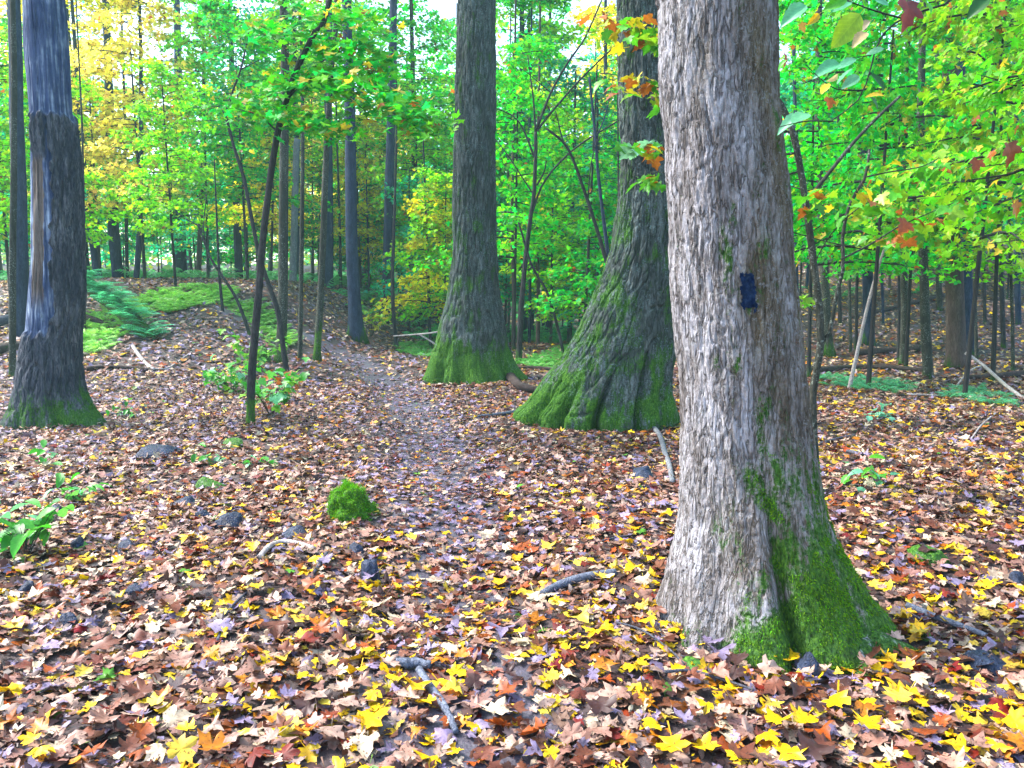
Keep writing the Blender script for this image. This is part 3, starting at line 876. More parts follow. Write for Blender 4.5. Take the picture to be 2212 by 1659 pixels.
# flared mossy tree behind it
def moss_flare(h, th, n):
    return 0.42 + 0.36 * np.clip((0.8 - h) / 0.8, 0, 1) + 0.20 * np.clip(-np.cos(th), 0, 1) * np.clip(1.2 - h * 0.2, 0, 1) + 0.45 * n - 0.16 * ss(1.5, 3.5, h)
rowsF = [(0,1336,1452),(85,1336,1453),(300,1339,1456),(367,1340,1457),(450,1335,1459),(540,1319,1462),(600,1297,1463),(660,1272,1462),(713,1249,1460),(760,1222,1456),(806,1186,1452),(850,1152,1452),(875,1130,1458),(892,1108,1466)]
bt = big_trunk(rowsF, 10.0, 15.0, 400, 380, [(-94, 2.6, 0.40, 0.55), (-62, 3.2, 0.5, 1.0), (-120, 4, 0.22, 0.45), (-145, 6, 0.15, 0.5), (-35, 8, 0.15, 0.7)], 0.027, 0.052, 0.30, 41, moss_flare, front=0.42, lobes=0.035, warp=1.6)
tF = thing('tree', 'mossy dark tree with a hugely flared base leaning left behind the blazed tree', 'tree', bt[3])
obj('trunk', to_mesh('trunk', bt), M['bark_furrow'], tF)
limbs(tF, tF.location, bt[4], bt[5], M['bark_furrow'], 5, 2, 'canopy_a', 'green', 0.6)

# straight thick tree in the middle
def moss_mid(h, th, n):
    return 0.72 * np.clip((0.95 - h) / 0.8, 0, 1) + 0.25 * np.clip(np.cos(th + 2.6), 0, 1) * np.clip(1.1 - h * 0.22, 0, 1) + 0.26 + 0.42 * n
rowsC = [(0,990,1071),(133,985,1071),(300,981,1070),(400,979,1070),(550,979,1073),(610,971,1077),(655,962,1083),(700,950,1090),(740,940,1097),(775,931,1106),(800,922,1124),(818,912,1145)]
bt = big_trunk(rowsC, 14.6, 17.0, 240, 300, [(-70, 6, 0.25, 0.8), (-105, 9, 0.18, 0.8), (-135, 7, 0.16, 0.6), (-40, 8, 0.2, 0.6)], 0.030, 0.065, 0.36, 51, moss_mid, front=0.5, lobes=0.09)
tC = thing('tree', 'thick straight furrowed tree with a green mossy foot right of the trail', 'tree', bt[3])
obj('trunk', to_mesh('trunk', bt), M['bark_furrow'], tC)
limbs(tC, tC.location, bt[4], bt[5], M['bark_furrow'], 5, 3, 'canopy_a', 'green', 0.6)

# dead tree on the left with bark gone
def wood_dead(ZG, TH, z, D):
    ct = -np.cos(TH)                                   # 1 at the left silhouette
    frontness = np.clip(-np.sin(TH), 0, 1)
    ztop = at(100, 255, D)[2]; zlow = at(100, 725, D)[2]
    jag = 0.10 * fbm(np.stack([np.cos(TH) * 4, np.sin(TH) * 4, ZG * 0], -1), 3, 77)
    up = ss(ztop - 0.03, ztop + 0.03, ZG + jag)
    a0 = np.degrees(TH) % 360                                # front is 270
    jag2 = 20 * fbm(np.stack([ZG * 2.2, ZG * 0, ZG * 0 + 5], -1), 4, 78) + 5 * vn(np.stack([ZG * 16, ZG * 0, ZG * 0], -1), 79)
    strip = ((a0 > 180) & (a0 < 286 + jag2)) * ss(zlow - 0.02, zlow + 0.06, ZG + jag) * (1 - up)
    kept = ((a0 > 236 + jag2) & (a0 < 278)) * ss(at(1, 360, D)[2], at(1, 330, D)[2], ZG) * (1 - up)
    strip = np.clip(strip - kept, 0, 1)
    w = np.clip(up + strip, 0, 1)
    tan = strip * ((a0 > 232 + jag2 * 0.5) & (a0 < 268 + jag2 * 0.5)) * ss(zlow + 0.25, zlow + 0.6, ZG) * 0.85
    return w, tan, 0.040 * w
def moss_dead(h, th, n):
    return 0.62 * np.clip((0.75 - h) / 0.5, 0, 1) * (0.75 + 0.25 * np.cos(th)) + 0.16 * np.clip(1.2 - h, 0, 1) + 0.35 * n
rowsD = [(0,47,144),(120,52,152),(240,62,158),(300,65,166),(400,66,173),(500,66,176),(560,66,178),(640,60,178),(720,54,172),(770,46,172),(820,38,174),(850,32,180),(880,26,196),(905,16,215),(925,4,228)]
bt = big_trunk(rowsD, 9.9, 9.5, 270, 320, [(-60, 8, 0.22, 0.6), (-115, 8, 0.16, 0.5), (-88, 6, 0.12, 0.5)], 0.024, 0.055, 0.28, 61, moss_dead, front=0.5, lobes=0.09, wood=wood_dead)
tD = thing('dead_tree', 'dead tree at the left edge with bare weathered wood where bark has peeled', 'dead tree', bt[3])
obj('trunk', to_mesh('trunk', bt), M['bark_dead'], tD)

# ------------------------------------------------------------------ trunks and saplings that can be told apart
def stem(name, label, cat, pts, w0, w1, mat, D=None, branches=(), crown_=None, sides=10, moss=0.3, mossamt=0.8, flare=0.35, ext=0.0, group=None, seed=0, bump=0.10, dtop=0.0, rings=40):
    """pts in view pixels, base first; D from the ground under the base unless given"""
    b = G(*pts[0]) if D is None else at(pts[0][0], pts[0][1], D)
    D = b[1]
    n = len(pts)
    P = np.array([at(x, y, D + dtop * k / max(1, n - 1)) for k, (x, y) in enumerate(pts)])
    P[0] = b
    r0, r1 = wpx(w0, D) / 2, wpx(w1, D) / 2
    if ext:
        d = P[-1] - P[-2]; d /= np.linalg.norm(d); d = d * 0.5 + np.array([0, 0, 0.5]); d /= np.linalg.norm(d)
        e = P[-1] + d * ext
        P = np.concatenate([P, [e]])
        r1 = r1 * 0.6
    P = np.concatenate([[P[0] - np.array([0, 0, 0.12])], P])
    mb = MB()
    mb.tube(P, r0, r1, sides, rings, bump, seed, flare=flare)
    for br in branches:
        bp_, bw0, bw1 = br[:3]
        dd = br[3] if len(br) > 3 else 0.0
        m = len(bp_)
        BP = np.array([at(x, y, D + dd * k / max(1, m - 1)) for k, (x, y) in enumerate(bp_)])
        mb.tube(BP, wpx(bw0, D) / 2, wpx(bw1, D) / 2, 6, 14, 0.06, seed + 3)
    t = thing(name, label, cat, b, group)
    obj('trunk', mb.mesh('trunk', b, moss, mossamt, seed), M[mat], t)
    if crown_:
        key, colr, zoff, sc = crown_
        tp = P[-1] - b
        crown(key, t, colr, (tp[0], tp[1], tp[2] + zoff), sc)
    return t, b, P

CAN = lambda c, s=0.8, k='canopy_b': (k, c, -1.0, s * 0.62)
stem('tree', 'dark trunk half hidden behind the dead tree at the left edge', 'tree', [(42,800),(44,500),(36,250),(30,0)], 32, 26, 'bark_slate', D=16, ext=7, crown_=CAN('lime'))
stem('tree', 'slim dark green trunk left of the dead tree, at the frame edge', 'tree', [(27,812),(27,600),(30,300),(27,0)], 15, 11, 'bark_mossy', ext=5, crown_=CAN('green', 0.6))
stem('sapling', 'straight thin sapling close to the right side of the dead tree', 'sapling', [(182,715),(181,500),(178,300),(172,160)], 7, 4, 'bark_mossy', ext=1.5, moss=0.05)
stem('tree', 'blue-grey straight trunk standing behind the ferny bank', 'tree', [(259,640),(246,500),(240,350),(232,100)], 25, 15, 'bark_slate', D=27, ext=5, crown_=CAN('gold'))
stem('tree', 'dark trunk leaning left between the dead tree and the blue-grey trunk', 'tree', [(212,620),(200,520),(190,470),(176,300)], 16, 9, 'bark_slate', D=26, ext=5, crown_=CAN('gold', 0.7))
stem('tree', 'thin dark trunk just right of the blue-grey trunk on the bank', 'tree', [(278,640),(274,560),(272,420),(268,200)], 8, 6, 'bark_dark', D=28, ext=4, crown_=CAN('lime', 0.6))
stem('tree', 'slim trunk leaning slightly right beyond the fern clump on the bank', 'tree', [(290,645),(297,570),(302,470),(305,200)], 13, 9, 'bark_slate', D=25, ext=4, crown_=CAN('gold', 0.6))
stem('tree', 'slim trunk with pale right edge on top of the grassy bank', 'tree', [(428,635),(430,560),(434,460),(440,250)], 12, 9, 'bark_brown', D=29, ext=4, crown_=CAN('lime', 0.6))
stem('tree', 'broad dark trunk deep in the woods left of the grassy bank', 'tree', [(390,625),(390,560),(388,420),(384,100)], 26, 18, 'bark_slate', D=36, ext=4, crown_=CAN('green', 0.8))
stem('sapling', 'short thin stem rising beside the path on the crest of the bank', 'sapling', [(481,673),(476,620),(472,560),(466,420)], 7, 4, 'bark_dark', ext=0.8, moss=0.1)
stem('sapling', 'thin dark sapling slanting up to the left across the bank', 'sapling', [(540,726),(513,650),(480,596),(453,553),(428,485)], 8, 4, 'bark_dark', branches=[([(453,553),(440,500),(446,420)], 3, 2), ([(430,488),(415,480),(395,470)], 3, 2)], flare=0.1)
tS, bS, PS = stem('sapling', 'dark crooked sapling leaning right with a green leafy branch, left of the trail', 'sapling',
     [(541,918),(543,820),(551,720),(560,620),(566,540),(578,430),(592,330),(606,260),(622,205),(645,140),(680,70),(712,0)], 18, 12, 'bark_dark', ext=2.5, flare=0.5, sides=14, rings=90, moss=0.6, bump=0.16,
     branches=[([(618,215),(650,180),(675,170),(730,165),(790,172)], 8, 3, -0.5), ([(790,172),(850,200),(900,230)], 3, 2, -0.5), ([(650,178),(700,130),(760,110)], 4, 2, 0.4), ([(600,285),(560,250),(520,238)], 4, 2), ([(645,140),(600,90),(560,70)], 4, 2, 0.3),
               ([(700,168),(740,200),(790,240)], 3, 2, -0.2)])
stem('sapling', 'thin curved stem crossing behind the dark crooked sapling', 'sapling', [(620,812),(612,755),(600,672),(578,608),(560,550),(545,480),(528,390),(505,315),(486,245)], 12, 6, 'bark_dark', branches=[([(486,248),(505,190),(520,150),(540,60)], 5, 3), ([(486,250),(478,235),(470,232)], 3, 1), ([(520,150),(560,130)], 3, 1)], flare=0.3, sides=10, rings=60, bump=0.2)
stem('tree', 'lichen-spotted grey-green trunk with a burl, left of the trail', 'tree', [(606,783),(611,640),(612,500),(614,300),(616,120),(612,0)], 22, 19, 'bark_mossy', ext=6, crown_=CAN('green'), flare=0.6, moss=0.5, sides=14)
stem('tree', 'pale grey broken trunk standing behind the lichen-spotted one', 'tree', [(634,712),(633,600),(636,480),(640,330),(643,300)], 17, 14, 'bark_grey', D=27, flare=0.2)
stem('tree', 'slender knobbly trunk between two mossy trunks left of the trail', 'tree', [(648,780),(650,640),(652,500),(654,300),(652,120),(646,0)], 10, 8, 'bark_mossy', ext=4, crown_=CAN('green', 0.6), bump=0.2)
stem('tree', 'mossy slightly bowed trunk at the left edge of the trail', 'tree', [(684,781),(690,680),(696,560),(702,400),(709,250),(718,120),(727,0)], 15, 12, 'bark_mossy', ext=6, crown_=CAN('vivid'), flare=0.5, moss=1.2, bump=0.16)
stem('tree', 'broad slate trunk behind the mossy bowed one', 'tree', [(711,715),(710,600),(710,450),(709,200),(710,0)], 22, 16, 'bark_slate', D=29, ext=6, crown_=CAN('lime'))
stem('tree', 'thin dark stem between two broad slate trunks beyond the trail bend', 'tree', [(738,722),(736,620),(734,500),(728,300)], 8, 5, 'bark_dark', D=30, ext=2)
stem('tree', 'dark blue-black straight trunk with flared foot where the trail bends', 'tree', [(770,733),(765,640),(759,500),(757,300),(752,120),(748,0)], 28, 19, 'bark_slate', ext=7, crown_=CAN('green'), flare=0.7, sides=14)
stem('tree', 'distant blue trunk seen just right of the dark straight trunk', 'tree', [(787,665),(786,560),(784,400),(780,200)], 17, 12, 'bark_slate', D=38, ext=3, crown_=CAN('teal', 0.6))
stem('tree', 'grey straight trunk with a thin stem hugging its right side', 'tree', [(835,718),(837,600),(840,450),(845,250),(850,0)], 23, 18, 'bark_slate', ext=7, crown_=CAN('lime'), D=27, flare=0.3, sides=14)
stem('sapling', 'thin stem hugging the right side of the grey straight trunk', 'sapling', [(857,752),(850,680),(848,600),(851,500),(854,400),(856,300)], 9, 5, 'bark_dark', ext=2, bump=0.15)
stem('tree', 'slim far trunk in the leafy gap left of the thick middle tree', 'tree', [(918,720),(917,640),(916,560),(914,420)], 6, 5, 'bark_slate', D=33, ext=4)
stem('tree', 'slim brown far trunk nearest the left side of the thick middle tree', 'tree', [(889,712),(888,640),(888,560),(884,400)], 9, 7, 'bark_brown', D=34, ext=4)
stem('sapling', 'many-branched sapling in the gap right of the thick middle tree', 'sapling', [(1121,780),(1124,700),(1127,650),(1136,553),(1146,470),(1153,420),(1157,340),(1157,285)], 13, 7, 'bark_dark', moss=0.5, rings=60, bump=0.14,
     branches=[([(1157,285),(1190,200),(1230,130),(1262,85),(1300,0)], 6, 3), ([(1160,282),(1200,232),(1260,165),(1336,92)], 5, 3), ([(1157,285),(1152,215),(1140,120)], 5, 2), ([(1146,470),(1176,392),(1240,322),(1340,258)], 5, 3), ([(1155,340),(1120,262),(1070,232)], 5, 2), ([(1152,420),(1100,340),(1070,300)], 3, 2), ([(1160,400),(1175,372),(1180,348)], 4, 3), ([(1190,200),(1130,150)], 3, 1)])
stem('sapling', 'thin stem leaning left between the branched sapling and the flared tree', 'sapling', [(1217,766),(1206,713),(1182,632),(1149,573),(1120,480)], 7, 4, 'bark_dark', D=19)
stem('sapling', 'dark thin pole slanting left from behind the flared tree', 'sapling', [(1330,640),(1306,550),(1266,423),(1226,320),(1180,277)], 10, 5, 'bark_dark', D=16, branches=[([(1226,320),(1215,300),(1200,240)], 4, 2), ([(1270,435),(1276,360),(1290,300)], 3, 2)])
stem('sapling', 'upright thin grey stem just left of the flared tree', 'sapling', [(1320,620),(1312,540),(1293,383),(1286,293),(1273,167)], 9, 5, 'bark_slate', D=17, branches=[([(1288,300),(1310,240),(1326,160)], 3, 1)])
stem('sapling', 'very thin stem touching the left outline of the flared tree', 'sapling', [(1337,600),(1336,443),(1335,290),(1334,200)], 5, 3, 'bark_dark', D=13)
for k, (x, y, w, D, mt, lb) in enumerate([(1108,760,9,24,'bark_brown','slim brown trunk beside the right edge of the thick middle tree'), (1143,752,7,26,'bark_slate','slim trunk just right of the branched sapling, mid distance'), (1161,755,9,25,'bark_brown','straight pole-like trunk in the middle of the gap between the two mossy trees'), (1183,742,12,33,'bark_slate','short-looking dark trunk farther back in the gap between the two mossy trees'), (1098,725,6,30,'bark_grey','pale thin trunk seen right beside the thick middle tree')]):
    stem('tree', lb, 'tree', [(x,y),(x+2,y-120),(x-2,y-300),(x+4,y-600)], w, w*0.7, mt, D=D, ext=3, crown_=CAN('green', 0.6))

# right-hand side
tR, bR, PR = stem('sapling', 'crooked grey sapling with a broken top just behind the blazed tree', 'sapling', [(1764,1058),(1760,980),(1756,900),(1756,850),(1764,800),(1772,740),(1769,655),(1757,565),(1745,470),(1728,360),(1712,285),(1690,232),(1676,212)], 18, 13, 'bark_mossy', moss=0.1, sides=14, rings=90, bump=0.2,
     branches=[([(1772,745),(1790,722),(1800,680),(1806,640),(1822,575),(1819,525),(1826,476),(1839,433),(1866,390),(1874,360),(1878,322)], 10, 6, 0.15), ([(1872,382),(1919,372),(1990,360),(2034,338)], 4, 2, 0.3), ([(1738,440),(1792,372),(1842,310),(1892,257),(1944,208)], 9, 6, 0.5), ([(1820,530),(1770,518),(1705,500)], 3, 2, 0.1), ([(1818,560),(1880,528),(1949,486),(2060,438)], 5, 2, 0.4),
               ([(1722,330),(1600,345),(1480,330),(1405,318),(1340,322)], 6, 2, 0.2), ([(1728,370),(1600,400),(1500,375),(1405,372)], 5, 2, 0.2), ([(1715,290),(1560,230),(1440,190),(1350,195)], 5, 2, 0.3), ([(1700,250),(1500,130),(1400,60),(1330,70)], 5, 2, 0.4), ([(1757,570),(1800,500),(1870,440),(1960,420)], 3, 2, -0.5), ([(1735,410),(1690,400),(1640,420)], 3, 2, 0.2)])
stem('dead_sapling', 'pale bare dead stem leaning right in front of the far slope', 'dead stem', [(1834,842),(1852,760),(1872,670),(1888,610),(1905,553),(1925,510),(1962,480)], 9, 5, 'stick_pale', moss=0.02, mossamt=0, flare=0.1)
stem('tree', 'mossy-footed trunk directly behind the crooked grey sapling', 'tree', [(1790,768),(1786,700),(1780,560),(1772,400),(1768,250)], 20, 15, 'bark_mossy', ext=7, crown_=CAN('green'), flare=0.7, moss=0.6)
stem('tree', 'blue-grey trunk on the far slope right of the pale dead stem', 'tree', [(1877,745),(1876,660),(1874,560),(1870,400),(1866,200)], 24, 17, 'bark_slate', ext=7, crown_=CAN('green'), flare=0.3)
stem('tree', 'slim grey-green trunk, left of a pair before the broad brown tree', 'tree', [(1950,790),(1954,680),(1952,560),(1954,400),(1956,250)], 16, 11, 'bark_mossy', ext=6, crown_=CAN('vivid', 0.7), flare=0.4, moss=0.4)
stem('sapling', 'thin stem pressed against the slim grey-green trunk', 'sapling', [(1940,783),(1942,680),(1941,560),(1940,420)], 7, 5, 'bark_dark', ext=2)
stem('tree', 'lichen-grey trunk, right of a pair before the broad brown tree', 'tree', [(2006,818),(2000,720),(1996,600),(1991,470),(1989,250)], 21, 14, 'bark_mossy', ext=6, crown_=CAN('vivid', 0.7), flare=0.35, moss=0.3)
stem('tree', 'broad brown-barked tree, thickest on the right far side', 'tree', [(2066,795),(2064,700),(2061,560),(2056,400),(2052,150),(2050,0)], 38, 29, 'bark_brown', ext=6, crown_=CAN('lime'), flare=0.4, sides=18, moss=0.25)
stem('tree', 'dark blue trunk touching the right side of the broad brown tree', 'tree', [(2094,762),(2090,660),(2085,520),(2080,350),(2074,150)], 28, 20, 'bark_slate', ext=6, crown_=CAN('green'), flare=0.3)
stem('sapling', 'straight thin sapling right of the dark blue trunk', 'sapling', [(2110,785),(2107,680),(2104,560),(2102,420)], 8, 6, 'bark_mossy', ext=2)
stem('tree', 'slender dark trunk, second from the right edge', 'tree', [(2168,750),(2165,660),(2162,560),(2160,400)], 10, 7, 'bark_dark', ext=5, crown_=CAN('vivid', 0.6))
stem('sapling', 'thin green-grey sapling closest to the right edge', 'sapling', [(2188,805),(2187,700),(2184,600),(2180,450)], 8, 5, 'bark_mossy', ext=2)
for k, (x, y, w, lb) in enumerate([(1722,690,11,'narrow trunk squeezed between the blazed tree and the crooked sapling'), (1838,762,7,'slim trunk on the flat left of the pale dead stem'), (1815,700,8,'dark slim trunk upslope between the sapling fork and the dead stem'), (1908,700,6,'very thin trunk upslope right of the blue-grey trunk'), (2030,670,12,'dark trunk upslope showing left of the broad brown tree'), (2128,700,7,'thin trunk upslope right of the dark blue trunk'), (2200,700,12,'dark trunk upslope at the right frame edge')]):
    stem('tree', lb, 'tree', [(x,y),(x-3,y-140),(x+2,y-300),(x-6,y-520)], w, w*0.7, ['bark_slate','bark_mossy','bark_dark'][k % 3], ext=5, crown_=CAN('green', 0.7), moss=0.2)

# ------------------------------------------------------------------ leafy branches with leaves large enough to pick apart
solo = {}
def grid_oval(k):
    """a beech leaf: toothed edge, folded along the midrib, drooping, with a stalk"""
    rr = np.random.default_rng(700 + k)
    ny = 12; V = []; Q = []
    for i in range(ny + 1):
        y = i / ny
        w = 0.30 * max(0.0, math.sin(math.pi * y**0.85))**0.85 * (1 + 0.05 * (-1)**i)
        for q in (-1, -0.5, 0, 0.5, 1):
            x = q * w + rr.normal(0, 0.004)
            V.append((x, y, abs(x) * (0.18 + 0.1 * k) - (0.12 + 0.10 * k) * y * y + 0.012 * math.sin(y * 40) * abs(q) + rr.normal(0, 0.004)))
    for i in range(ny):
        for j in range(4):
            b_ = i * 5 + j
            Q.append((b_, b_ + 1, b_ + 6, b_ + 5))
    n = len(V)
    V += [(0.01, 0.0, 0.0), (-0.01, 0.0, 0.0), (-0.008, -0.16, 0.02), (0.008, -0.16, 0.02)]
    Q.append((n, n + 1, n + 2, n + 3))
    return np.array(V), np.array(Q)
for k in range(4):
    V0, T0 = petioled(MAPLE)
    V0 = V0.copy()
    V0[:, 2] += np.abs(V0[:, 0]) * 0.22 - 0.25 * (V0[:, 1])**2 * (0.4 + 0.3 * k) + np.random.default_rng(k).normal(0, 0.02, len(V0))
    solo['maple', k] = mesh_np('leaf', V0, T0, None, smooth=True)
    V0, Q0 = grid_oval(k)
    solo['oval', k] = mesh_np('leaf', V0, None, Q0, smooth=True)

def leaf_at(parent, base, p, size, kind, colour, az, tilt, roll, r, pitch0=0.0):
    o = obj('leaf', solo[kind, int(r.integers(4))], M['leaf_solo'], parent, tuple(np.asarray(p) - base))
    o.scale = (size, size, size)
    o.rotation_euler = (tilt, roll, az)
    o.color = (*colour, 1)
    return o
FC = [(0.07, 0.36, 0.012), (0.05, 0.25, 0.012), (0.20, 0.42, 0.012), (0.02, 0.13, 0.02), (0.5, 0.42, 0.012), (0.32, 0.10, 0.012), (0.16, 0.40, 0.26)]
def spray(parent, base, pts, D, n, size, cols, r, spread=26, dd=0.0, kinds=('maple',), bright=1.0):
    pts = np.array(pts, float)
    for k in range(n):
        q = r.random() * (len(pts) - 1)
        i = min(int(q), len(pts) - 2); f = q - i
        x, y = pts[i] * (1 - f) + pts[i + 1] * f
        x += r.normal(0, spread); y += r.normal(4, spread * 0.55)
        p = at(x, y, D + dd * q / (len(pts) - 1) + r.normal(0, 0.12))
        c = np.array(cols[r.integers(len(cols))]) * r.uniform(0.75, 1.3) * bright
        leaf_at(parent, base, p, size * r.uniform(0.7, 1.2), kinds[r.integers(len(kinds))], c, r.uniform(0, 6.28), r.normal(-0.35, 0.4), r.normal(0, 0.4), r)

r = np.random.default_rng(91)
DR = bR[1]
gr = [FC[0], FC[0], FC[2], FC[1]]
au = [FC[4], FC[5], FC[2], FC[0]]
spray(tR, bR, [(1345,325),(1400,318),(1450,330)], DR + 0.1, 26, 0.105, [FC[6], FC[0], FC[5], FC[4]], r, 18)
spray(tR, bR, [(1390,385),(1450,395)], DR + 0.1, 22, 0.10, gr + [FC[5]], r, 16)
spray(tR, bR, [(1340,185),(1400,180),(1450,215)], DR + 0.2, 44, 0.10, au, r, 24)
spray(tR, bR, [(1300,60),(1380,60),(1450,110)], DR + 0.3, 50, 0.11, gr + au, r, 28)
spray(tR, bR, [(1730,430),(1830,440),(1960,420)], DR - 0.4, 40, 0.10, au + gr, r, 26)
spray(tR, bR, [(1880,528),(1960,486),(2060,438)], DR + 0.3, 34, 0.105, gr + [FC[5]], r, 26)
spray(tR, bR, [(1880,375),(1980,362),(2040,340)], DR + 0.2, 26, 0.10, gr + [FC[4]], r, 26)
spray(tR, bR, [(1705,640),(1745,650)], DR + 0.1, 8, 0.09, gr, r, 14)

# leaves of the dark crooked sapling (too small to pick apart singly): one crown
r = np.random.default_rng(92)
DS = bS[1]
P, AZ = [], []
sprs = [([(580,190),(640,180),(700,165),(780,172)], 260, 26, 0.0), ([(700,175),(790,200),(880,235),(915,265)], 330, 34, -0.4), ([(600,250),(680,270),(760,290)], 170, 26, -0.2), ([(480,235),(560,235),(620,240)], 120, 24, 0.1), ([(640,110),(720,110),(790,120),(850,150)], 260, 32, 0.2),
        ([(540,70),(600,80),(680,60)], 160, 30, 0.3), ([(620,20),(740,30),(820,60)], 160, 34, 0.2), ([(860,240),(915,290)], 60, 20, -0.4)]
for pts, n, sp, dd in sprs:
    pts = np.array(pts, float)
    for k in range(int(n * 1.5)):
        q = r.random() * (len(pts) - 1); i = min(int(q), len(pts) - 2); f = q - i
        x, y = pts[i] * (1 - f) + pts[i+1] * f
        P.append(at(x + r.normal(0, sp), y + r.normal(0, sp * 0.5), DS + dd + r.normal(0, 0.3)))
P = np.array(P); n = len(P)
V, T = leaves(MAPLE2, P - bS, r.uniform(0.075, 0.14, n), r.uniform(0, 6.28, n), np.stack([r.normal(0, 0.5, n), r.normal(-0.4, 0.5, n), np.ones(n)], 1), 0.2, r=r)
o = obj('crown', mesh_np('crown', V, T, None, smooth=False), M['leaf'], tS); o.color = (0.045, 0.42, 0.010, 1); o['kind'] = 'stuff'

# beech branch reaching in from the right, close to the camera
r = np.random.default_rng(93)
bb = np.array([3.3, 3.5, 0.0]); bb[2] = gz(bb[0], bb[1])
tB = thing('sapling', 'leafy branch with beech leaves hanging in close at the top right', 'branch', bb)
mb = MB()
mb.tube([bb - [0, 0, 0.1], bb + [0.05, 0, 1.2], bb + [-0.05, 0.05, 2.4], bb + [0.1, 0.1, 4.2]], 0.045, 0.012, 8, 24, 0.1, flare=0.4)
DB = 3.1
def bpts(px, d0, d1):
    return np.array([at(x, y, d0 + (d1 - d0) * k / (len(px) - 1)) for k, (x, y) in enumerate(px)])
mb.tube(np.concatenate([[bb + [-0.05, 0.05, 2.4]], bpts([(2190,-30),(2040,10),(1950,40),(1900,85),(1880,150),(1855,215),(1790,265)], 3.4, DB)]), 0.010, 0.002, 5, 30, 0.05, cap=False)
mb.tube(bpts([(1950,40),(1880,20),(1800,-10)], 3.15, DB), 0.004, 0.002, 4, 8, 0, cap=False)
mb.tube(bpts([(1865,195),(1800,190),(1740,140)], 3.1, 3.0), 0.003, 0.0015, 4, 8, 0, cap=False)
mb.tube(bpts([(1800,262),(1740,262),(1680,275)], 3.1, 3.0), 0.003, 0.0015, 4, 8, 0, cap=False)
mb.tube(np.concatenate([[bb + [0.0, 0.02, 1.9]], bpts([(2230,330),(2190,350),(2120,360)], 3.3, 3.3)]), 0.008, 0.002, 5, 16, 0.05, cap=False)
obj('trunk', mb.mesh('trunk', bb, 0.2, 0.3), M['bark_dark'], tB)
TE, GN, LI, DK, YE, CRM, RD = (0.10, 0.36, 0.20), (0.06, 0.36, 0.012), (0.22, 0.46, 0.012), (0.015, 0.11, 0.015), (0.55, 0.36, 0.012), (0.42, 0.36, 0.18), (0.14, 0.018, 0.008)
# tip-to-base placement: view pixel of base, of tip, kind, colour
BL = [((1858,30),(1792,110),'oval',LI),((1880,45),(1835,75),'oval',CRM),((1872,70),(1838,95),'oval',CRM),((1742,12),(1680,44),'oval',TE),((1840,5),(1790,25),'oval',TE),((1815,138),(1752,152),'oval',TE),((1850,128),(1800,145),'oval',TE),((1845,145),(1795,185),'oval',TE),
      ((1856,165),(1815,188),'oval',TE),((1880,160),(1925,195),'oval',DK),((1935,80),(1928,115),'oval',DK),((1880,210),(1908,240),'oval',DK),((1912,208),(1862,200),'oval',YE),((1742,252),(1735,278),'oval',LI),((1735,250),(1665,278),'oval',TE),((1745,245),(1705,262),'oval',TE),((1790,180),(1770,205),'oval',YE),
      ((1910,105),(1860,118),'oval',TE),((1960,85),(1935,92),'oval',GN),((2135,-5),(2085,35),'oval',DK),((1810,160),(1790,182),'oval',CRM),((1990,0),(2030,20),'oval',GN),((1770,30),(1745,55),'oval',YE),((1830,-5),(1775,18),'oval',GN),((1890,0),(1930,8),'oval',TE),((1700,130),(1672,150),'oval',GN),
      ((1960,2),(1970,72),'maple',RD),((1695,118),(1697,158),'maple',RD),((1790,212),(1795,242),'maple',(0.42,0.14,0.012)),((1825,172),(1835,200),'maple',(0.35,0.12,0.012)),((2180,310),(2190,375),'maple',(0.22,0.05,0.012)),((2112,345),(2105,380),'maple',(0.25,0.07,0.012)),
      ((1960,480),(1940,505),'maple',(0.28,0.07,0.012)),((2190,440),(2205,480),'maple',(0.30,0.10,0.012)),((1728,52),(1745,75),'maple',(0.40,0.20,0.02))]
for (a, b, kind, c) in BL:
    d0 = DB + r.normal(0, 0.08)
    p0 = at(*a, d0); p1 = at(*b, d0 - 0.02 + r.normal(0, 0.03))
    dv = Vector(p1 - p0)
    L = dv.length * 0.82
    o = obj('leaf', solo[kind, int(r.integers(4))], M['leaf_solo'], tB, tuple(p0 - bb))
    nrm = Vector((r.normal(0, 0.5), -0.75 + r.normal(0, 0.25), 0.7 + r.normal(0, 0.3)))
    yv = dv.normalized(); xv = yv.cross(nrm).normalized(); zv = xv.cross(yv)
    from mathutils import Matrix
    mtx = Matrix((xv, yv, zv)).transposed()
    o.rotation_euler = mtx.to_euler()
    wd = 0.92 if kind == 'oval' else 0.95
    o.scale = (L * wd, L, L)
    o.color = (*[v * r.uniform(0.85, 1.15) for v in c], 1)

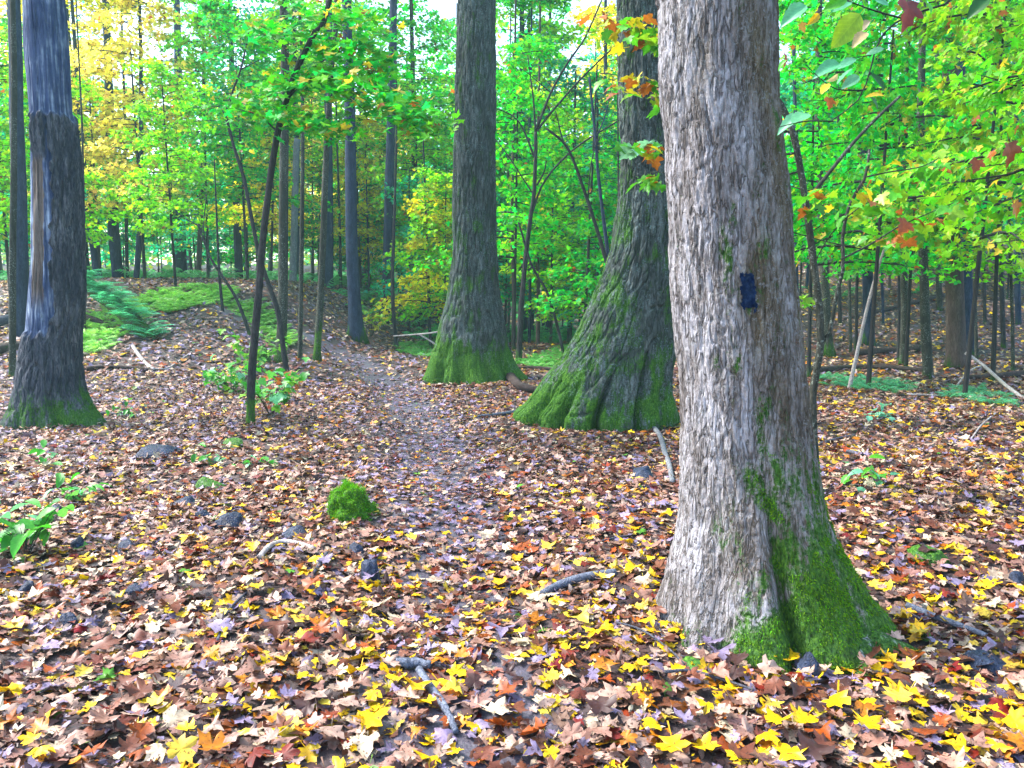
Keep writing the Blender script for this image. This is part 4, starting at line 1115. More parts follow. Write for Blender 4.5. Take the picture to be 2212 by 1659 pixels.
# ------------------------------------------------------------------ understorey and background trees
trunk_mesh = {}
for k in range(3):
    mb = MB()
    rr = np.random.default_rng(200 + k)
    pts = np.stack([np.cumsum(rr.normal(0, 0.05, 7)), np.cumsum(rr.normal(0, 0.05, 7)), np.linspace(-0.03, 1, 7) * 10], 1); pts[0, :2] = 0; pts[1, :2] = 0
    mb.tube(pts, 1.0, 0.35, 8, 26, 0.12, k, flare=0.0)
    trunk_mesh[k] = mb.mesh('trunk', (0, 0, 0), 0.5, 0.6)
def bgtree(x, Y, h, rad, key, colour, mat, label, group, sc=1.0, zs=None, name='tree'):
    """x in view pixels on the horizon row"""
    X = (x * S - 512) / F * Y
    b = (X, Y, float(gz(X, Y)))
    t = thing(name, label, 'tree', b, group)
    o = obj('trunk', trunk_mesh[random.randrange(3)], None, t)
    if len(o.data.materials) == 0:
        o.data.materials.append(M['bark_dark'])
    o.material_slots[0].link = 'OBJECT'; o.material_slots[0].material = M[mat]
    o.scale = (rad, rad, h / 10)
    o.rotation_euler = (random.gauss(0, 0.02), random.gauss(0, 0.02), random.uniform(0, 6.28))
    if key:
        crown(key, t, colour, (0, 0, 0), sc, zs=zs)
    return t

# hand placed understorey: x, distance, crown, colour, scale
UND = [
 (120,19,'under_a','lime',0.95,'lime-green understorey tree right behind the dead tree'),
 (225,26,'under_b','straw',1.05,'straw-leaved understorey tree above the ferny bank'),
 (320,25,'under_b','straw',1.2,'pale straw-yellow understorey tree over the crest of the bank'),
 (385,21,'under_a','lime',0.9,'lime-green maple with its branches over the bank'),
 (455,27,'under_b','lime',1.2,'lime understorey tree behind the slanting thin sapling'),
 (540,24,'under_b','green',1.1,'green understorey tree behind the dark crooked sapling'),
 (590,30,'under_a','gold',1.2,'yellowish understorey tree behind the lichen-spotted trunk'),
 (680,34,'under_a','straw',1.3,'pale yellow understorey tree far behind the mossy bowed trunk'),
 (800,31,'under_a','gold',1.1,'yellow-green understorey tree between the dark straight and grey trunks'),
 (930,24,'under_c','gold',1.15,'bright yellow low maple left of the thick middle tree'),
 (905,29,'under_b','lime',1.2,'tall lime understorey tree left of the thick middle tree'),
 (1010,31,'under_b','vivid',1.3,'vivid green tree spreading behind the thick middle tree'),
 (1110,22,'under_b','vivid',1.15,'vivid green maple above the branched sapling'),
 (1190,25,'under_a','lime',1.2,'lime-green maple filling the gap left of the flared tree'),
 (1260,20,'under_c','green',1.2,'low green maple left of the flared tree'),
 (1290,30,'under_b','vivid',1.3,'green maple seen over the shoulder of the flared tree'),
 (1750,15,'under_b','vivid',0.95,'green maple right behind the crooked grey sapling'),
 (1850,21,'under_b','green',1.1,'green maple above the far slope'),
 (1960,17,'under_b','green',1.0,'deep green maple over the slim trunk pair'),
 (2060,22,'under_b','vivid',1.15,'vivid green maple over the broad brown tree'),
 (2150,15,'under_b','lime',1.0,'lime maple above the right-hand saplings'),
 (30,19,'under_a','lime',0.95,'lime understorey tree left of the dead tree'),
 (60,26,'under_b','green',1.1,'green understorey tree farther behind the dead tree'),
]
for x, Y, key, colr, sc, lb in UND:
    bgtree(x, Y, 6 * sc, 0.045 * sc, key, colr, 'bark_dark', lb, 'understorey trees', sc, name='understorey_tree')
LOWT = [(70,22,'under_c','teal'),(150,27,'under_c','deep'),(215,31,'under_a','green'),(275,34,'under_c','teal'),(350,36,'under_a','green'),(430,33,'under_c','teal'),(505,37,'under_a','deep'),(560,33,'under_c','vivid'),(630,38,'under_a','teal'),(690,33,'under_c','green'),
        (735,40,'under_a','lime'),(790,36,'under_c','teal'),(845,33,'under_c','green'),(885,27,'under_c','teal'),(960,24,'under_c','lime'),(930,38,'under_a','green'),(1090,28,'under_c','teal'),(1130,34,'under_a','green'),(1165,30,'under_c','vivid'),(1215,34,'under_a','teal'),(1250,26,'under_c','lime'),(1310,33,'under_a','green'),
        (1725,26,'under_a','teal'),(1800,33,'under_a','green'),(1900,36,'under_a','teal'),(1985,30,'under_a','deep'),(2080,37,'under_a','green'),(2170,27,'under_a','teal'),(2230,33,'under_a','green')]
for k, (x, Y, key, colr) in enumerate(LOWT):
    reg = next(t for q, t in [(60, 'left of the dead tree'), (190, 'behind the dead tree'), (330, 'above the ferny bank'), (480, 'over the crest of the bank'), (620, 'behind the crooked leaning sapling'), (740, 'beyond the bend of the trail'), (860, 'near the grey straight trunk'), (985, 'left of the thick middle tree'), (1080, 'behind the thick middle tree'), (1200, 'behind the branched sapling'), (1440, 'beside the flared tree'), (1780, 'right of the blazed tree'), (1900, 'behind the pale dead stem'), (2020, 'behind the slim trunk pair'), (2110, 'behind the broad brown tree'), (9999, 'at the far right')] if x < q)
    wd = {'teal': 'teal-leaved', 'deep': 'dark green', 'green': 'green', 'vivid': 'vivid green', 'lime': 'lime-leaved'}[colr]
    bgtree(x, Y, 5.5, 0.035, key, colr, 'bark_dark', 'bushy ' + wd + ' young tree low in the woods ' + reg, 'young trees low in the woods', 1.25, name='young_tree')
# nearer foliage at the right edge and upper right
for k in ('near_a', 'near_b'):
    CR[k].materials.append(M['leaf']); CR[k].materials.append(M['bark_dark'])
bgtree(2330, 7.2, 5, 0.04, 'near_b', (0.13, 0.42, 0.008), 'bark_dark', 'lime maple foliage reaching in from beyond the right edge', 'understorey trees', 0.95, zs=1.2, name='understorey_tree')
bgtree(2090, 11.5, 5.5, 0.04, 'near_b', (0.20, 0.44, 0.006), 'bark_dark', 'yellow-green maple spray hanging before the broad brown tree', 'understorey trees', 1.05, zs=1.4, name='understorey_tree')
bgtree(1880, 12.5, 5.5, 0.04, 'near_b', 'vivid', 'bark_dark', 'green maple spray right of the crooked grey sapling', 'understorey trees', 0.9, zs=1.35, name='understorey_tree')
for x, Y, key, sc, lb in [(1230,27,'hemlock_a',1.0,'dark teal hemlock in the gap left of the flared tree'),(1290,23,'hemlock_a',0.8,'feathery hemlock touching the flared tree outline'),(420,42,'hemlock_b',1.3,'hazy teal hemlock against the sky at top left'),(830,40,'hemlock_b',1.1,'teal hemlock beyond the grey straight trunk'),(700,44,'hemlock_b',1.1,'teal hemlock far beyond the trail bend'),(945,36,'hemlock_a',1.1,'low teal hemlock left of the thick middle tree'),(210,38,'hemlock_b',1.1,'dark teal hemlock behind the dead tree')]:
    bgtree(x, Y, 9 * sc, 0.09, key, 'dteal' if Y < 30 else 'teal', 'bark_dark', lb, 'hemlocks', sc, name='hemlock_tree')

# fill: trees of the wood behind, alike in the picture
r = np.random.default_rng(301)
REG = [(60, 'left of the dead tree'), (190, 'behind the dead tree'), (330, 'above the ferny bank'), (480, 'over the crest of the bank'), (620, 'behind the crooked leaning sapling'), (740, 'beyond the bend of the trail'), (860, 'near the grey straight trunk'),
       (985, 'left of the thick middle tree'), (1080, 'behind the thick middle tree'), (1200, 'above the branched sapling'), (1440, 'beside the flared tree'), (1780, 'right of the blazed tree'), (1900, 'above the pale dead stem'), (2020, 'behind the slim trunk pair'), (2110, 'behind the broad brown tree'), (9999, 'at the far right')]
WORD = {'gold': 'yellow-leaved', 'straw': 'pale straw-leaved', 'lime': 'lime-leaved', 'green': 'green-leaved', 'vivid': 'bright green-leaved', 'teal': 'teal-green'}
cnt = 0; tries = 0; used = set()
while cnt < 78:
    x = r.uniform(-120, 2330); Y = r.uniform(28, 58)
    if 1440 < x < 1690 or (200 < x < 900 and r.random() < 0.35):
        continue
    left = x < 900
    if 150 < x < 620 and r.random() < 0.3:
        continue
    key = ['tall_a', 'tall_b', 'under_b', 'hemlock_b'][r.choice(4, p=[0.26, 0.12, 0.52, 0.10] if left else [0.36, 0.30, 0.24, 0.10])]
    col = str(r.choice(['gold', 'lime', 'straw', 'green', 'teal'], p=[0.24, 0.28, 0.12, 0.20, 0.16]) if left else r.choice(['lime', 'green', 'vivid', 'teal', 'gold'], p=[0.26, 0.24, 0.26, 0.14, 0.10]))
    if key == 'hemlock_b':
        col = 'teal'
    if 200 < x < 470 and key[:4] == 'tall':
        continue
    mt = ['bark_slate', 'bark_dark', 'bark_slate', 'bark_brown'][r.integers(4)]
    sc = r.uniform(0.85, 1.2)
    reg = next(t for q, t in REG if x < q)
    dist = 'tall' if key[:4] == 'tall' else 'low' if key == 'under_b' else 'conical'
    tries += 1
    if (dist, col, reg) in used and tries < 6000:
        continue
    used.add((dist, col, reg))
    bgtree(x, Y, {'tall_a': 14, 'tall_b': 16, 'under_b': 7, 'hemlock_b': 12}[key] * sc, r.uniform(0.07, 0.18) if key != 'under_b' else 0.06, key, col, mt, dist + ' ' + WORD[col] + ' tree in the far woods ' + reg, 'far trees ' + reg, sc)
    cnt += 1

# the far mass of the wood
r = np.random.default_rng(302)
n = 46000
Y = r.uniform(58, 95, n); X = r.uniform(-0.85, 0.85, n) * Y
H = gz(X, Y) + r.beta(1.1, 1.8, n) * np.where(X < -8, 17, 25) + 0.3
hol = vn(np.stack([X / 5, Y / 9, H / 3.2], 1), 71)
lim = np.where(X < -3, 0.0, -0.25) + 0.035 * np.clip(H - 12, 0, 14)
keep = (hol > lim - 0.15) | (H - gz(X, Y) < 5.5)
P = np.stack([X, Y, H], 1)[keep]; n = len(P)
V, T = leaves(QUADL, P, r.uniform(0.35, 0.75, n), r.uniform(0, 6.28, n), np.stack([r.normal(0, 0.5, n), r.normal(-0.2, 0.5, n), np.ones(n)], 1), 0.15, r=r)
cw = np.array([LC['teal'], LC['green'], LC['lime'], LC['gold'], LC['deep']])
pick = np.clip(((vn(P / 6.0, 72) + 1) / 2 * 5 + r.normal(0, 0.6, n)).astype(int), 0, 4)
C = np.repeat(cw[pick] * r.uniform(0.7, 1.3, (n, 1)), 4, 0)
VT, QT = [], []; o_ = 0
for k in range(110):
    yy = r.uniform(58, 90); xx = r.uniform(-0.8, 0.8) * yy; zz = gz(xx, yy)
    v, q, _, _ = tube([(xx, yy, zz - 0.2), (xx + r.normal(0, 0.4), yy, zz + 5), (xx + r.normal(0, 0.8), yy, zz + 10)], r.uniform(0.12, 0.28), 0.07, 6, 6, 0.05, cap=False)
    VT.append(v); QT.append(q + o_); o_ += len(v)
VT = np.concatenate(VT); QT = np.concatenate(QT)
Tt = np.concatenate([QT[:, [0, 1, 2]], QT[:, [0, 2, 3]]]) + len(V)
C = np.concatenate([C, np.full((len(VT), 3), 0.05)])
fw_ = obj('distant_woods', mesh_np('distant_woods', np.concatenate([V, VT]), np.concatenate([T, Tt]), None, C, mi=np.concatenate([np.zeros(len(T), int), np.ones(len(Tt), int)]), smooth=False),
          [leafmat('leaf_distant', source='attr', hue=0.04, val=(0.7, 1.3), transl=0.45), M['bark_slate']])
stuff(fw_, 'hazy green mass of woods closing off the view', 'woods')

# ------------------------------------------------------------------ fallen logs and sticks
def lying(name, label, cat, px, w0, w1, mat, moss=0.0, sides=8, rings=20, lift=0.6, bump=0.15, twigs=(), seed=0, group=None, arch=None):
    P = np.array([G(x, y) for x, y in px])
    D = P[0][1]
    r0, r1 = wpx(w0, D) / 2, wpx(w1, P[-1][1]) / 2
    rr_ = np.linspace(r0, r1, len(P))
    P[:, 2] += rr_ * lift + 0.02
    if arch is not None:
        P[:, 2] += np.array(arch)
    mb = MB()
    mb.tube(P, r0, r1, sides, rings, bump, seed)
    for tp, a, b in twigs:
        Q_ = np.array([G(x, y) for x, y in tp]); Q_[:, 2] += 0.03
        mb.tube(Q_, wpx(a, Q_[0][1]) / 2, wpx(b, Q_[0][1]) / 2, 6, 8, 0.1, seed + 1)
    c = P[0] - np.array([0, 0, r0])
    me = mb.mesh(name, c, 0.001, 0)
    if moss:
        V = np.zeros(len(me.vertices) * 3, np.float32); me.vertices.foreach_get('co', V); V = V.reshape(-1, 3)
        m = np.clip(moss + 0.5 * fbm(V / 0.2, 3, 5), 0, 1)
        me.attributes['moss'].data.foreach_set('value', m.astype(np.float32))
    o = obj(name, me, M[mat], None, tuple(c))
    return tag(o, label, cat, group)

def aerial(name, label, cat, px, ds, w0, w1, mat, twigs=(), seed=0):      # a stick or trunk propped off the ground: depth given per point
    P = np.array([at(x, y, d) for (x, y), d in zip(px, ds)])
    mb = MB()
    mb.tube(P, wpx(w0, ds[0]) / 2, wpx(w1, ds[-1]) / 2, 8, 24, 0.12, seed)
    for tp, d, a, b in twigs:
        mb.tube(np.array([at(x, y, d) for x, y in tp]), wpx(a, d) / 2, wpx(b, d) / 2, 6, 8, 0.1, seed)
    o = obj(name, mb.mesh(name, P[0], 0.001, 0), M[mat], None, tuple(P[0]))
    return tag(o, label, cat)

L = lying
L('fallen_log', 'thick dark log lying on the flat in front of the blue-grey slope trunk', 'log', [(1845,770),(1900,764),(1985,760)], 17, 13, 'log', 0.15)
L('fallen_log', 'long dark log lying across the right-hand flat', 'log', [(1738,808),(1830,800),(1920,800),(2012,808)], 15, 12, 'log', 0.25)
L('fallen_log', 'dark log running out of the frame at the right edge', 'log', [(2085,822),(2150,818),(2230,812)], 11, 16, 'log', 0.1)
L('fallen_log', 'thin dark log behind the broad brown tree foot', 'log', [(2030,782),(2110,779),(2230,783)], 8, 7, 'log')
aerial('fallen_tree', 'long thin fallen trunk propped diagonally across the far slope', 'fallen trunk', [(1716,716),(1802,696),(1900,672),(2026,640),(2080,628)], [24,24.5,25.5,27,28], 11, 8, 'log')
L('stick', 'long thin pale stick lying level at the right edge', 'stick', [(1959,856),(2060,860),(2140,862),(2230,866)], 5, 4, 'stick_pale')
aerial('dead_branch', 'bare grey dead branch sloping down to the right edge', 'branch', [(2085,762),(2125,790),(2170,830),(2225,872)], [13.2,13.0,12.0,11.2], 7, 8, 'stick_pale', [([(2125,790),(2095,800),(2062,840),(2045,872)], 13.0, 4, 3)])
L('stick', 'thin grey twig leaning on the leaves below the sloping dead branch', 'stick', [(2150,900),(2120,925),(2098,954)], 4, 3, 'stick_pale', lift=2)
L('stick', 'short dark stick on the leaves right of the crooked sapling foot', 'stick', [(1770,966),(1810,953),(1846,946)], 9, 6, 'stick_dark')
L('stick', 'stubby dark blue stick below the short dark one, right of the sapling', 'stick', [(1830,982),(1852,986),(1880,992)], 9, 7, 'stick_dark')
L('fallen_branch', 'pale grey branch lying between the flared tree and the blazed tree', 'branch', [(1412,930),(1426,950),(1436,985),(1446,1015),(1452,1050)], 11, 12, 'bark_grey', lift=0.6)
L('fallen_branch', 'mossy bent branch arched over the foot of the flared tree', 'branch', [(1320,918),(1350,912),(1380,910),(1420,912),(1470,918)], 6, 5, 'stick_dark', 0.3, arch=[0, 0.10, 0.14, 0.08, 0])
L('fallen_log', 'short brown log end lying between the thick middle and flared trees', 'log', [(1100,822),(1118,840),(1140,848),(1172,852)], 24, 16, 'log', 0.1, lift=0.7)
L('fallen_log', 'dark thin log behind the gap between the two mossy trees', 'log', [(1115,802),(1150,800),(1200,803)], 10, 9, 'log')
L('root', 'smooth grey root running left from the flared tree', 'root', [(1140,888),(1100,896),(1050,901),(1015,906)], 12, 5, 'root', lift=0.2)
L('fallen_branch', 'white barkless stick on the litter below the ferny bank', 'branch', [(287,752),(300,772),(318,792),(334,803)], 8, 7, 'stick_pale', twigs=[([(330,801),(360,800),(378,790),(414,764)], 5, 4)])
L('fallen_log', 'dark low log right of the dead tree foot', 'log', [(188,802),(240,798),(300,800),(335,806)], 11, 6, 'log')
L('fallen_log', 'grey log behind the dead tree at the left edge', 'log', [(-30,712),(20,700),(70,690)], 26, 22, 'stick_dark', 0.1)
L('fallen_log', 'second lower log left of the dead tree, near its foot', 'log', [(-30,775),(20,762),(60,755)], 30, 24, 'log', 0.2)
L('fallen_branch', 'dark stick lying below the dead tree roots', 'branch', [(170,905),(230,898),(290,905)], 8, 5, 'stick_dark')
L('stick', 'pale bone-like curved stick in the left foreground', 'stick', [(560,1218),(580,1194),(605,1182),(640,1184),(680,1196)], 13, 10, 'stick_pale', lift=0.9)
L('stick', 'short dark blue stick slanting below the pale curved stick', 'stick', [(664,1266),(685,1240),(706,1206)], 9, 9, 'stick_dark', lift=1.0)
L('stick', 'thin dark twig in the lower left leaves', 'stick', [(470,1400),(480,1370),(495,1330),(550,1275)], 7, 5, 'stick_dark', lift=1.5)
L('root', 'exposed blue-grey root crossing the trail left of the blazed tree', 'root', [(1172,1298),(1200,1282),(1256,1262),(1330,1250)], 20, 18, 'root', lift=0.7)
L('root', 'knuckled dark blue root poking out at the bottom centre', 'root', [(855,1452),(880,1450),(905,1448),(930,1455)], 26, 18, 'root', lift=0.8, bump=0.5)
L('root', 'blue-grey root running down the trail at the bottom centre', 'root', [(905,1462),(930,1500),(962,1545),(985,1598)], 18, 15, 'root', lift=0.8, bump=0.4)
L('stick', 'thin bent twig below the blazed tree foot', 'stick', [(1330,1362),(1385,1378),(1440,1415),(1478,1452)], 5, 4, 'stick_dark', lift=4, twigs=[([(1400,1330),(1420,1360),(1440,1415)], 4, 3)])
L('stick', 'dark forked twig lying in front of the blazed tree', 'stick', [(1436,1476),(1490,1472),(1555,1488),(1628,1512)], 8, 6, 'stick_dark', lift=4, twigs=[([(1545,1486),(1520,1450),(1470,1430)], 5, 3)])
L('root', 'dark root running right from the blazed tree', 'root', [(1960,1320),(2010,1340),(2070,1362),(2130,1385)], 16, 12, 'root', lift=0.5)
L('stick', 'dark stick right of the moss-topped stone', 'stick', [(1300,1180),(1330,1172),(1362,1166)], 6, 4, 'stick_dark', lift=1.5)
aerial('dead_branch', 'forked dead branch on the ground left of the thick middle tree', 'branch', [(990,708),(940,718),(905,722),(850,726)], [20,20,20.5,21], 4, 3, 'stick_pale', [([(905,722),(938,742),(952,752)], 20, 4, 4), ([(950,748),(948,775)], 19, 5, 5)])

# ------------------------------------------------------------------ stones
def blob(name, label, cat, px, w, h, mat, moss=0.0, seed=0, depth=None, parent=None, group=None):
    """lumpy stone: px is the view pixel of its foot centre, w and h its size in view pixels"""
    g = G(*px)
    W_, H_ = wpx(w, g[1]) / 2, wpx(h, g[1])
    nu, nv = 26, 16
    th = np.linspace(0, 2*math.pi, nu, endpoint=False); ph = np.linspace(-0.35, math.pi / 2, nv)
    PH, TH = np.meshgrid(ph, th, indexing='ij')
    d = np.stack([np.cos(PH) * np.cos(TH), np.cos(PH) * np.sin(TH), np.sin(PH)], -1)
    k = 1 + 0.30 * fbm(d * 1.5 + seed, 3, seed) + 0.10 * fbm(d * 5 + seed, 2, seed + 3)
    k = np.minimum(k, 1.08 + 0.1 * vn(d * 2 + seed, seed + 8))
    rs = np.random.default_rng(seed + 500)
    for _ in range(9):
        pn = rs.normal(0, 1, 3); pn[2] = abs(pn[2]) * 0.7; pn /= np.linalg.norm(pn)
        cc = rs.uniform(0.62, 0.85)
        dp = (d * k[..., None]) @ pn
        k = np.where(dp > cc, k * cc / np.maximum(dp, 1e-6), k)
    V = d * k[..., None] * np.array([W_ * 1.1, W_ * 0.9, H_ * 0.8])
    n = fbm(d * 3, 3, seed + 4)
    m = np.clip(moss * 1.2 + 0.5 * n - (0.4 if moss < 0.9 else 0.0) + 0.3 * (d[..., 2] - 0.3), 0, 1) if moss else np.zeros(n.shape)
    i = np.arange(nv - 1)[:, None] * nu; j = np.arange(nu)[None]; j2 = (j + 1) % nu
    Q = np.stack([i + j, i + j2, i + nu + j2, i + nu + j], -1).reshape(-1, 4)
    o = obj(name, mesh_np(name, V.reshape(-1, 3), None, Q, attrs={'moss': m.ravel()}), M[mat], None, tuple(g + np.array([0, 0, 0.012])))
    o.rotation_euler = (0, 0, seed * 1.7)
    return tag(o, label, cat, group)
ST = [((1386,1032),64,34,0,'dark wet stone between the flared tree and the blazed tree'),((345,984),105,30,0,'flat dark stone in the leaves right of the dead tree'),((2140,1440),100,30,0,'broad black stone at the lower right edge'),((1748,1462),64,70,0.15,'rough grey stone at the foot of the blazed tree'),
      ((275,1192),60,28,0,'dark blue stone in the lower left, right of the green plant'),((172,1186),34,34,0,'upright blue stone beside the green plant'),((60,1284),50,34,0,'blue stone at the far lower left'),((288,1290),56,32,0,'wet bluish stone in the lower left leaves'),
      ((400,1092),64,22,0,'low dark stone left of the mossy hump'),((500,1136),84,30,0,'grey-blue stone left of the mossy hump, lying low'),((640,1160),70,26,0,'dark stone just below left of the mossy hump'),((800,1250),66,56,0,'angular black stone on the trail edge below the mossy hump'),
      ((440,1120),40,18,0,'small pale blue pebble in the left litter'),((148,1350),54,26,0,'dark stone low in the left foreground leaves'),((1840,1530-20),40,16,0,'small dark stone in the lower right leaves'),((770,1200),40,34,0,'black stone tucked under leaves beside the mossy hump'),
      ((120,1112),36,22,0,'small blue stone above the green plant'),((2195,1265),40,34,0,'grey-blue stone at the right edge')]
for k, (px, w, h, ms, lb) in enumerate(ST):
    blob('stone', lb, 'stone', px, w, h, 'rock', ms, k + 3)
blob('mossy_stone', 'moss-topped stone on the leaves right of the blazed tree', 'stone', (2000,1208), 100, 34, 'rock', 1.0, 31)
blob('mossy_stone', 'low mossy stone in the left litter above the dark stones', 'stone', (452,1056), 76, 30, 'rock', 1.0, 33)
blob('mossy_stone', 'small mossy hummock below the crooked sapling', 'stone', (505,962), 62, 18, 'rock', 1.0, 34)
blob('mossy_stone', 'round mossy boulder behind the crooked sapling', 'stone', (562,775), 48, 34, 'rock', 1.0, 35)
blob('mossy_stone', 'half-buried mossy stone in front of the blazed tree', 'stone', (1500,1445), 70, 26, 'rock', 0.9, 36)

# the tall mossy hump beside the trail: a stone wrapped in a pelt of moss
g = G(752, 1128)
nu, nv = 64, 44
th = np.linspace(0, 2*math.pi, nu, endpoint=False); ph = np.linspace(-0.3, math.pi / 2, nv)
PH, TH = np.meshgrid(ph, th, indexing='ij')
d = np.stack([np.cos(PH)*np.cos(TH), np.cos(PH)*np.sin(TH), np.sin(PH)], -1)
k = 1 + 0.45 * fbm(d * 1.9 + 6, 2, 52) + 0.30 * fbm(d * 3.6, 2, 9)
wq, hq = wpx(64, g[1]) / 2, wpx(118, g[1])
Vh = d * k[..., None] * np.array([wq * 1.3, wq * 2.0, hq * 0.58])
Vh[..., 0] -= Vh[..., 2] * 0.10
i = np.arange(nv-1)[:, None]*nu; j = np.arange(nu)[None]; j2 = (j+1) % nu
Q = np.stack([i+j, i+j2, i+nu+j2, i+nu+j], -1).reshape(-1, 4)
gh = g + np.array([0, wq * 1.6, 0])
gh[2] = gz(gh[0], gh[1])
th_ = thing('mossy_stump', 'bright green mossy hump beside the trail, left of centre', 'mossy hump', gh)
obj('stump', mesh_np('stump', Vh.reshape(-1, 3), None, Q, attrs={'moss': np.clip(0.95 + 0.4 * fbm(d.reshape(-1, 3) * 2.2, 3, 44), 0, 1)}), M['log'], th_)
r = np.random.default_rng(77)
sel = r.integers(0, nu * nv, 9000); VV = Vh.reshape(-1, 3)[sel] * r.uniform(0.98, 1.05, (9000, 1)) + r.normal(0, 0.006, (9000, 3))
dn = d.reshape(-1, 3)[sel]
ok_ = fbm(dn * 2.2, 3, 44) + 0.25 * fbm(dn * 7, 2, 45) > -0.35
VV, dn = VV[ok_], dn[ok_]
ax = dn + r.normal(0, 0.5, dn.shape)
nn = np.cross(ax, r.normal(0, 1, dn.shape))
def blades(P, axis, normal, L, w):
    axis = axis / np.linalg.norm(axis, axis=1)[:, None]; sd_ = np.cross(axis, normal); sd_ /= np.linalg.norm(sd_, axis=1)[:, None] + 1e-9
    V = np.stack([P - sd_ * w[:, None], P + sd_ * w[:, None], P + axis * L[:, None]], 1).reshape(-1, 3)
    return V, np.arange(len(V)).reshape(-1, 3)
V, T = blades(VV, ax, nn, r.uniform(0.008, 0.02, len(VV)), r.uniform(0.0015, 0.003, len(VV)))
o = obj('moss', mesh_np('moss', V, T, None, smooth=False), M['pelt'], th_); o.color = (0.10, 0.30, 0.008, 1); o['kind'] = 'stuff'

# ------------------------------------------------------------------ ferns and small plants
def frond(r, n=11, L=0.45):
    """one fern frond along +x arching: list of pinna triangles"""
    V, T = [], []
    for k in range(n):
        f = (k + 0.5) / n
        x = L * f; z = L * (0.75 * f - 0.55 * f * f)
        w = L * 0.30 * math.sin(math.pi * min(1, f * 0.85 + 0.18))
        for sg in (-1, 1):
            b = len(V)
            V += [(x - 0.012, 0, z), (x + 0.018, 0, z + 0.006), (x + w * 0.45, sg * w, z - w * 0.25)]
            T.append((b, b + 1, b + 2))
    return np.array(V), np.array(T)
FV, FT = frond(None)
def ferns(name, spots, r, colour, label, size=1.0):
    Vs, Ts, off = [], [], 0
    for (x, y, z) in spots:
        nf = r.integers(5, 9)
        for k in range(nf):
            a = r.uniform(0, 6.28); s = size * r.uniform(0.6, 1.15)
            ca, sa = math.cos(a), math.sin(a)
            v = FV * s
            up = r.uniform(0.9, 2.0)
            Vs.append(np.stack([v[:, 0]*ca - v[:, 1]*sa + x, v[:, 0]*sa + v[:, 1]*ca + y, v[:, 2] * up + z], 1)); Ts.append(FT + off); off += len(v)
    o = obj(name, mesh_np(name, np.concatenate(Vs), np.concatenate(Ts), None, smooth=False), M['fern'])
    o.color = (*colour, 1)
    return stuff(o, label, 'ferns')
r = np.random.default_rng(81)
def inpoly(n, poly, r):
    poly = np.array(poly, float); out = []
    lo, hi = poly.min(0), poly.max(0)
    while len(out) < n:
        p = r.uniform(lo, hi)
        c = False
        for a, b in zip(poly, np.roll(poly, -1, 0)):
            if (a[1] > p[1]) != (b[1] > p[1]) and p[0] < (b[0]-a[0])*(p[1]-a[1])/(b[1]-a[1]) + a[0]:
                c = not c
        if c:
            out.append(p)
    return out
sp = [G(*p) for p in inpoly(170, [(170,765),(180,690),(260,660),(330,640),(320,680),(270,715),(220,765)], r)] + [G(*p) for p in inpoly(230, [(300,655),(350,630),(440,616),(510,628),(500,655),(420,665),(350,680)], r)]
ferns('ground_ferns', sp, r, (0.22, 0.52, 0.08), 'pale green ferns covering the bank beyond the dead tree', 0.62)
sp = [G(*p) for p in inpoly(48, [(1735,815),(1800,812),(1940,832),(1990,850),(1900,852),(1800,838)], r)] + [G(*p) for p in inpoly(22, [(2000,850),(2100,842),(2212,860),(2212,885),(2100,875)], r)]
ferns('ground_ferns', sp, r, (0.07, 0.32, 0.14), 'teal green ferns on the flat right of the crooked sapling', 0.55)
sp = [G(*p) for p in inpoly(150, [(1110,790),(1240,740),(1240,760),(1190,800)], r)] + [G(*p) for p in inpoly(120, [(860,745),(930,740),(925,775),(870,765)], r)]
ferns('ground_ferns', sp, r, (0.09, 0.32, 0.05), 'green ferns around the feet of the thick middle tree', 0.5)
sp = [G(*p) for p in inpoly(140, [(480,655),(560,650),(600,690),(640,740),(600,760),(560,715)], r)]
ferns('ground_ferns', sp, r, (0.13, 0.36, 0.05), 'light green ferns along the left side of the trail bend', 0.55)
r = np.random.default_rng(82)
sp = []
for x in range(1100):
    yy = r.uniform(26, 60); xx = r.uniform(-0.75, 0.75) * yy
    if xx > 2 and yy < 44 and r.random() < 0.8:
        continue
    sp.append(np.array([xx, yy, gz(xx, yy)]))
ferns('undergrowth', sp, r, (0.07, 0.40, 0.12), 'low green undergrowth scattered over the far woodland floor', 1.9)

# fallen trunk under a pelt of ferns, behind the dead tree
P = np.array([at(175, 606, 17.5), at(235, 648, 17), at(290, 694, 16.5), at(335, 745, 16.2)])
mb = MB(); mb.tube(P, 0.17, 0.15, 12, 24, 0.2)
th_ = thing('fallen_tree', 'fern-covered fallen trunk slanting down behind the dead tree', 'fallen trunk', P[-1])
obj('trunk', mb.mesh('trunk', P[-1], 3, 0.6), M['log'], th_)
r = np.random.default_rng(83)
C_ = resample(P, 120)
V, T = [], []; off = 0
for k in range(230):
    c = C_[r.integers(120)] + np.array([r.normal(0, 0.08), r.normal(-0.05, 0.08), 0.14])
    a = r.uniform(0, 6.28); s = r.uniform(0.7, 1.3); ca, sa = math.cos(a), math.sin(a)
    v = FV * s
    V.append(np.stack([v[:, 0]*ca - v[:, 1]*sa, v[:, 0]*sa + v[:, 1]*ca, v[:, 2]*0.8], 1) + c - P[-1]); T.append(FT + off); off += len(v)
o = obj('ferns', mesh_np('ferns', np.concatenate(V), np.concatenate(T), None, smooth=False), M['fern'], th_); o.color = (0.08, 0.45, 0.22, 1); o['kind'] = 'stuff'
aerial('fallen_log', 'dark log lying in the hollow under the fern-covered trunk', 'log', [(140,672),(220,696),(290,735)], [17.4,17.2,17.0], 13, 10, 'log')

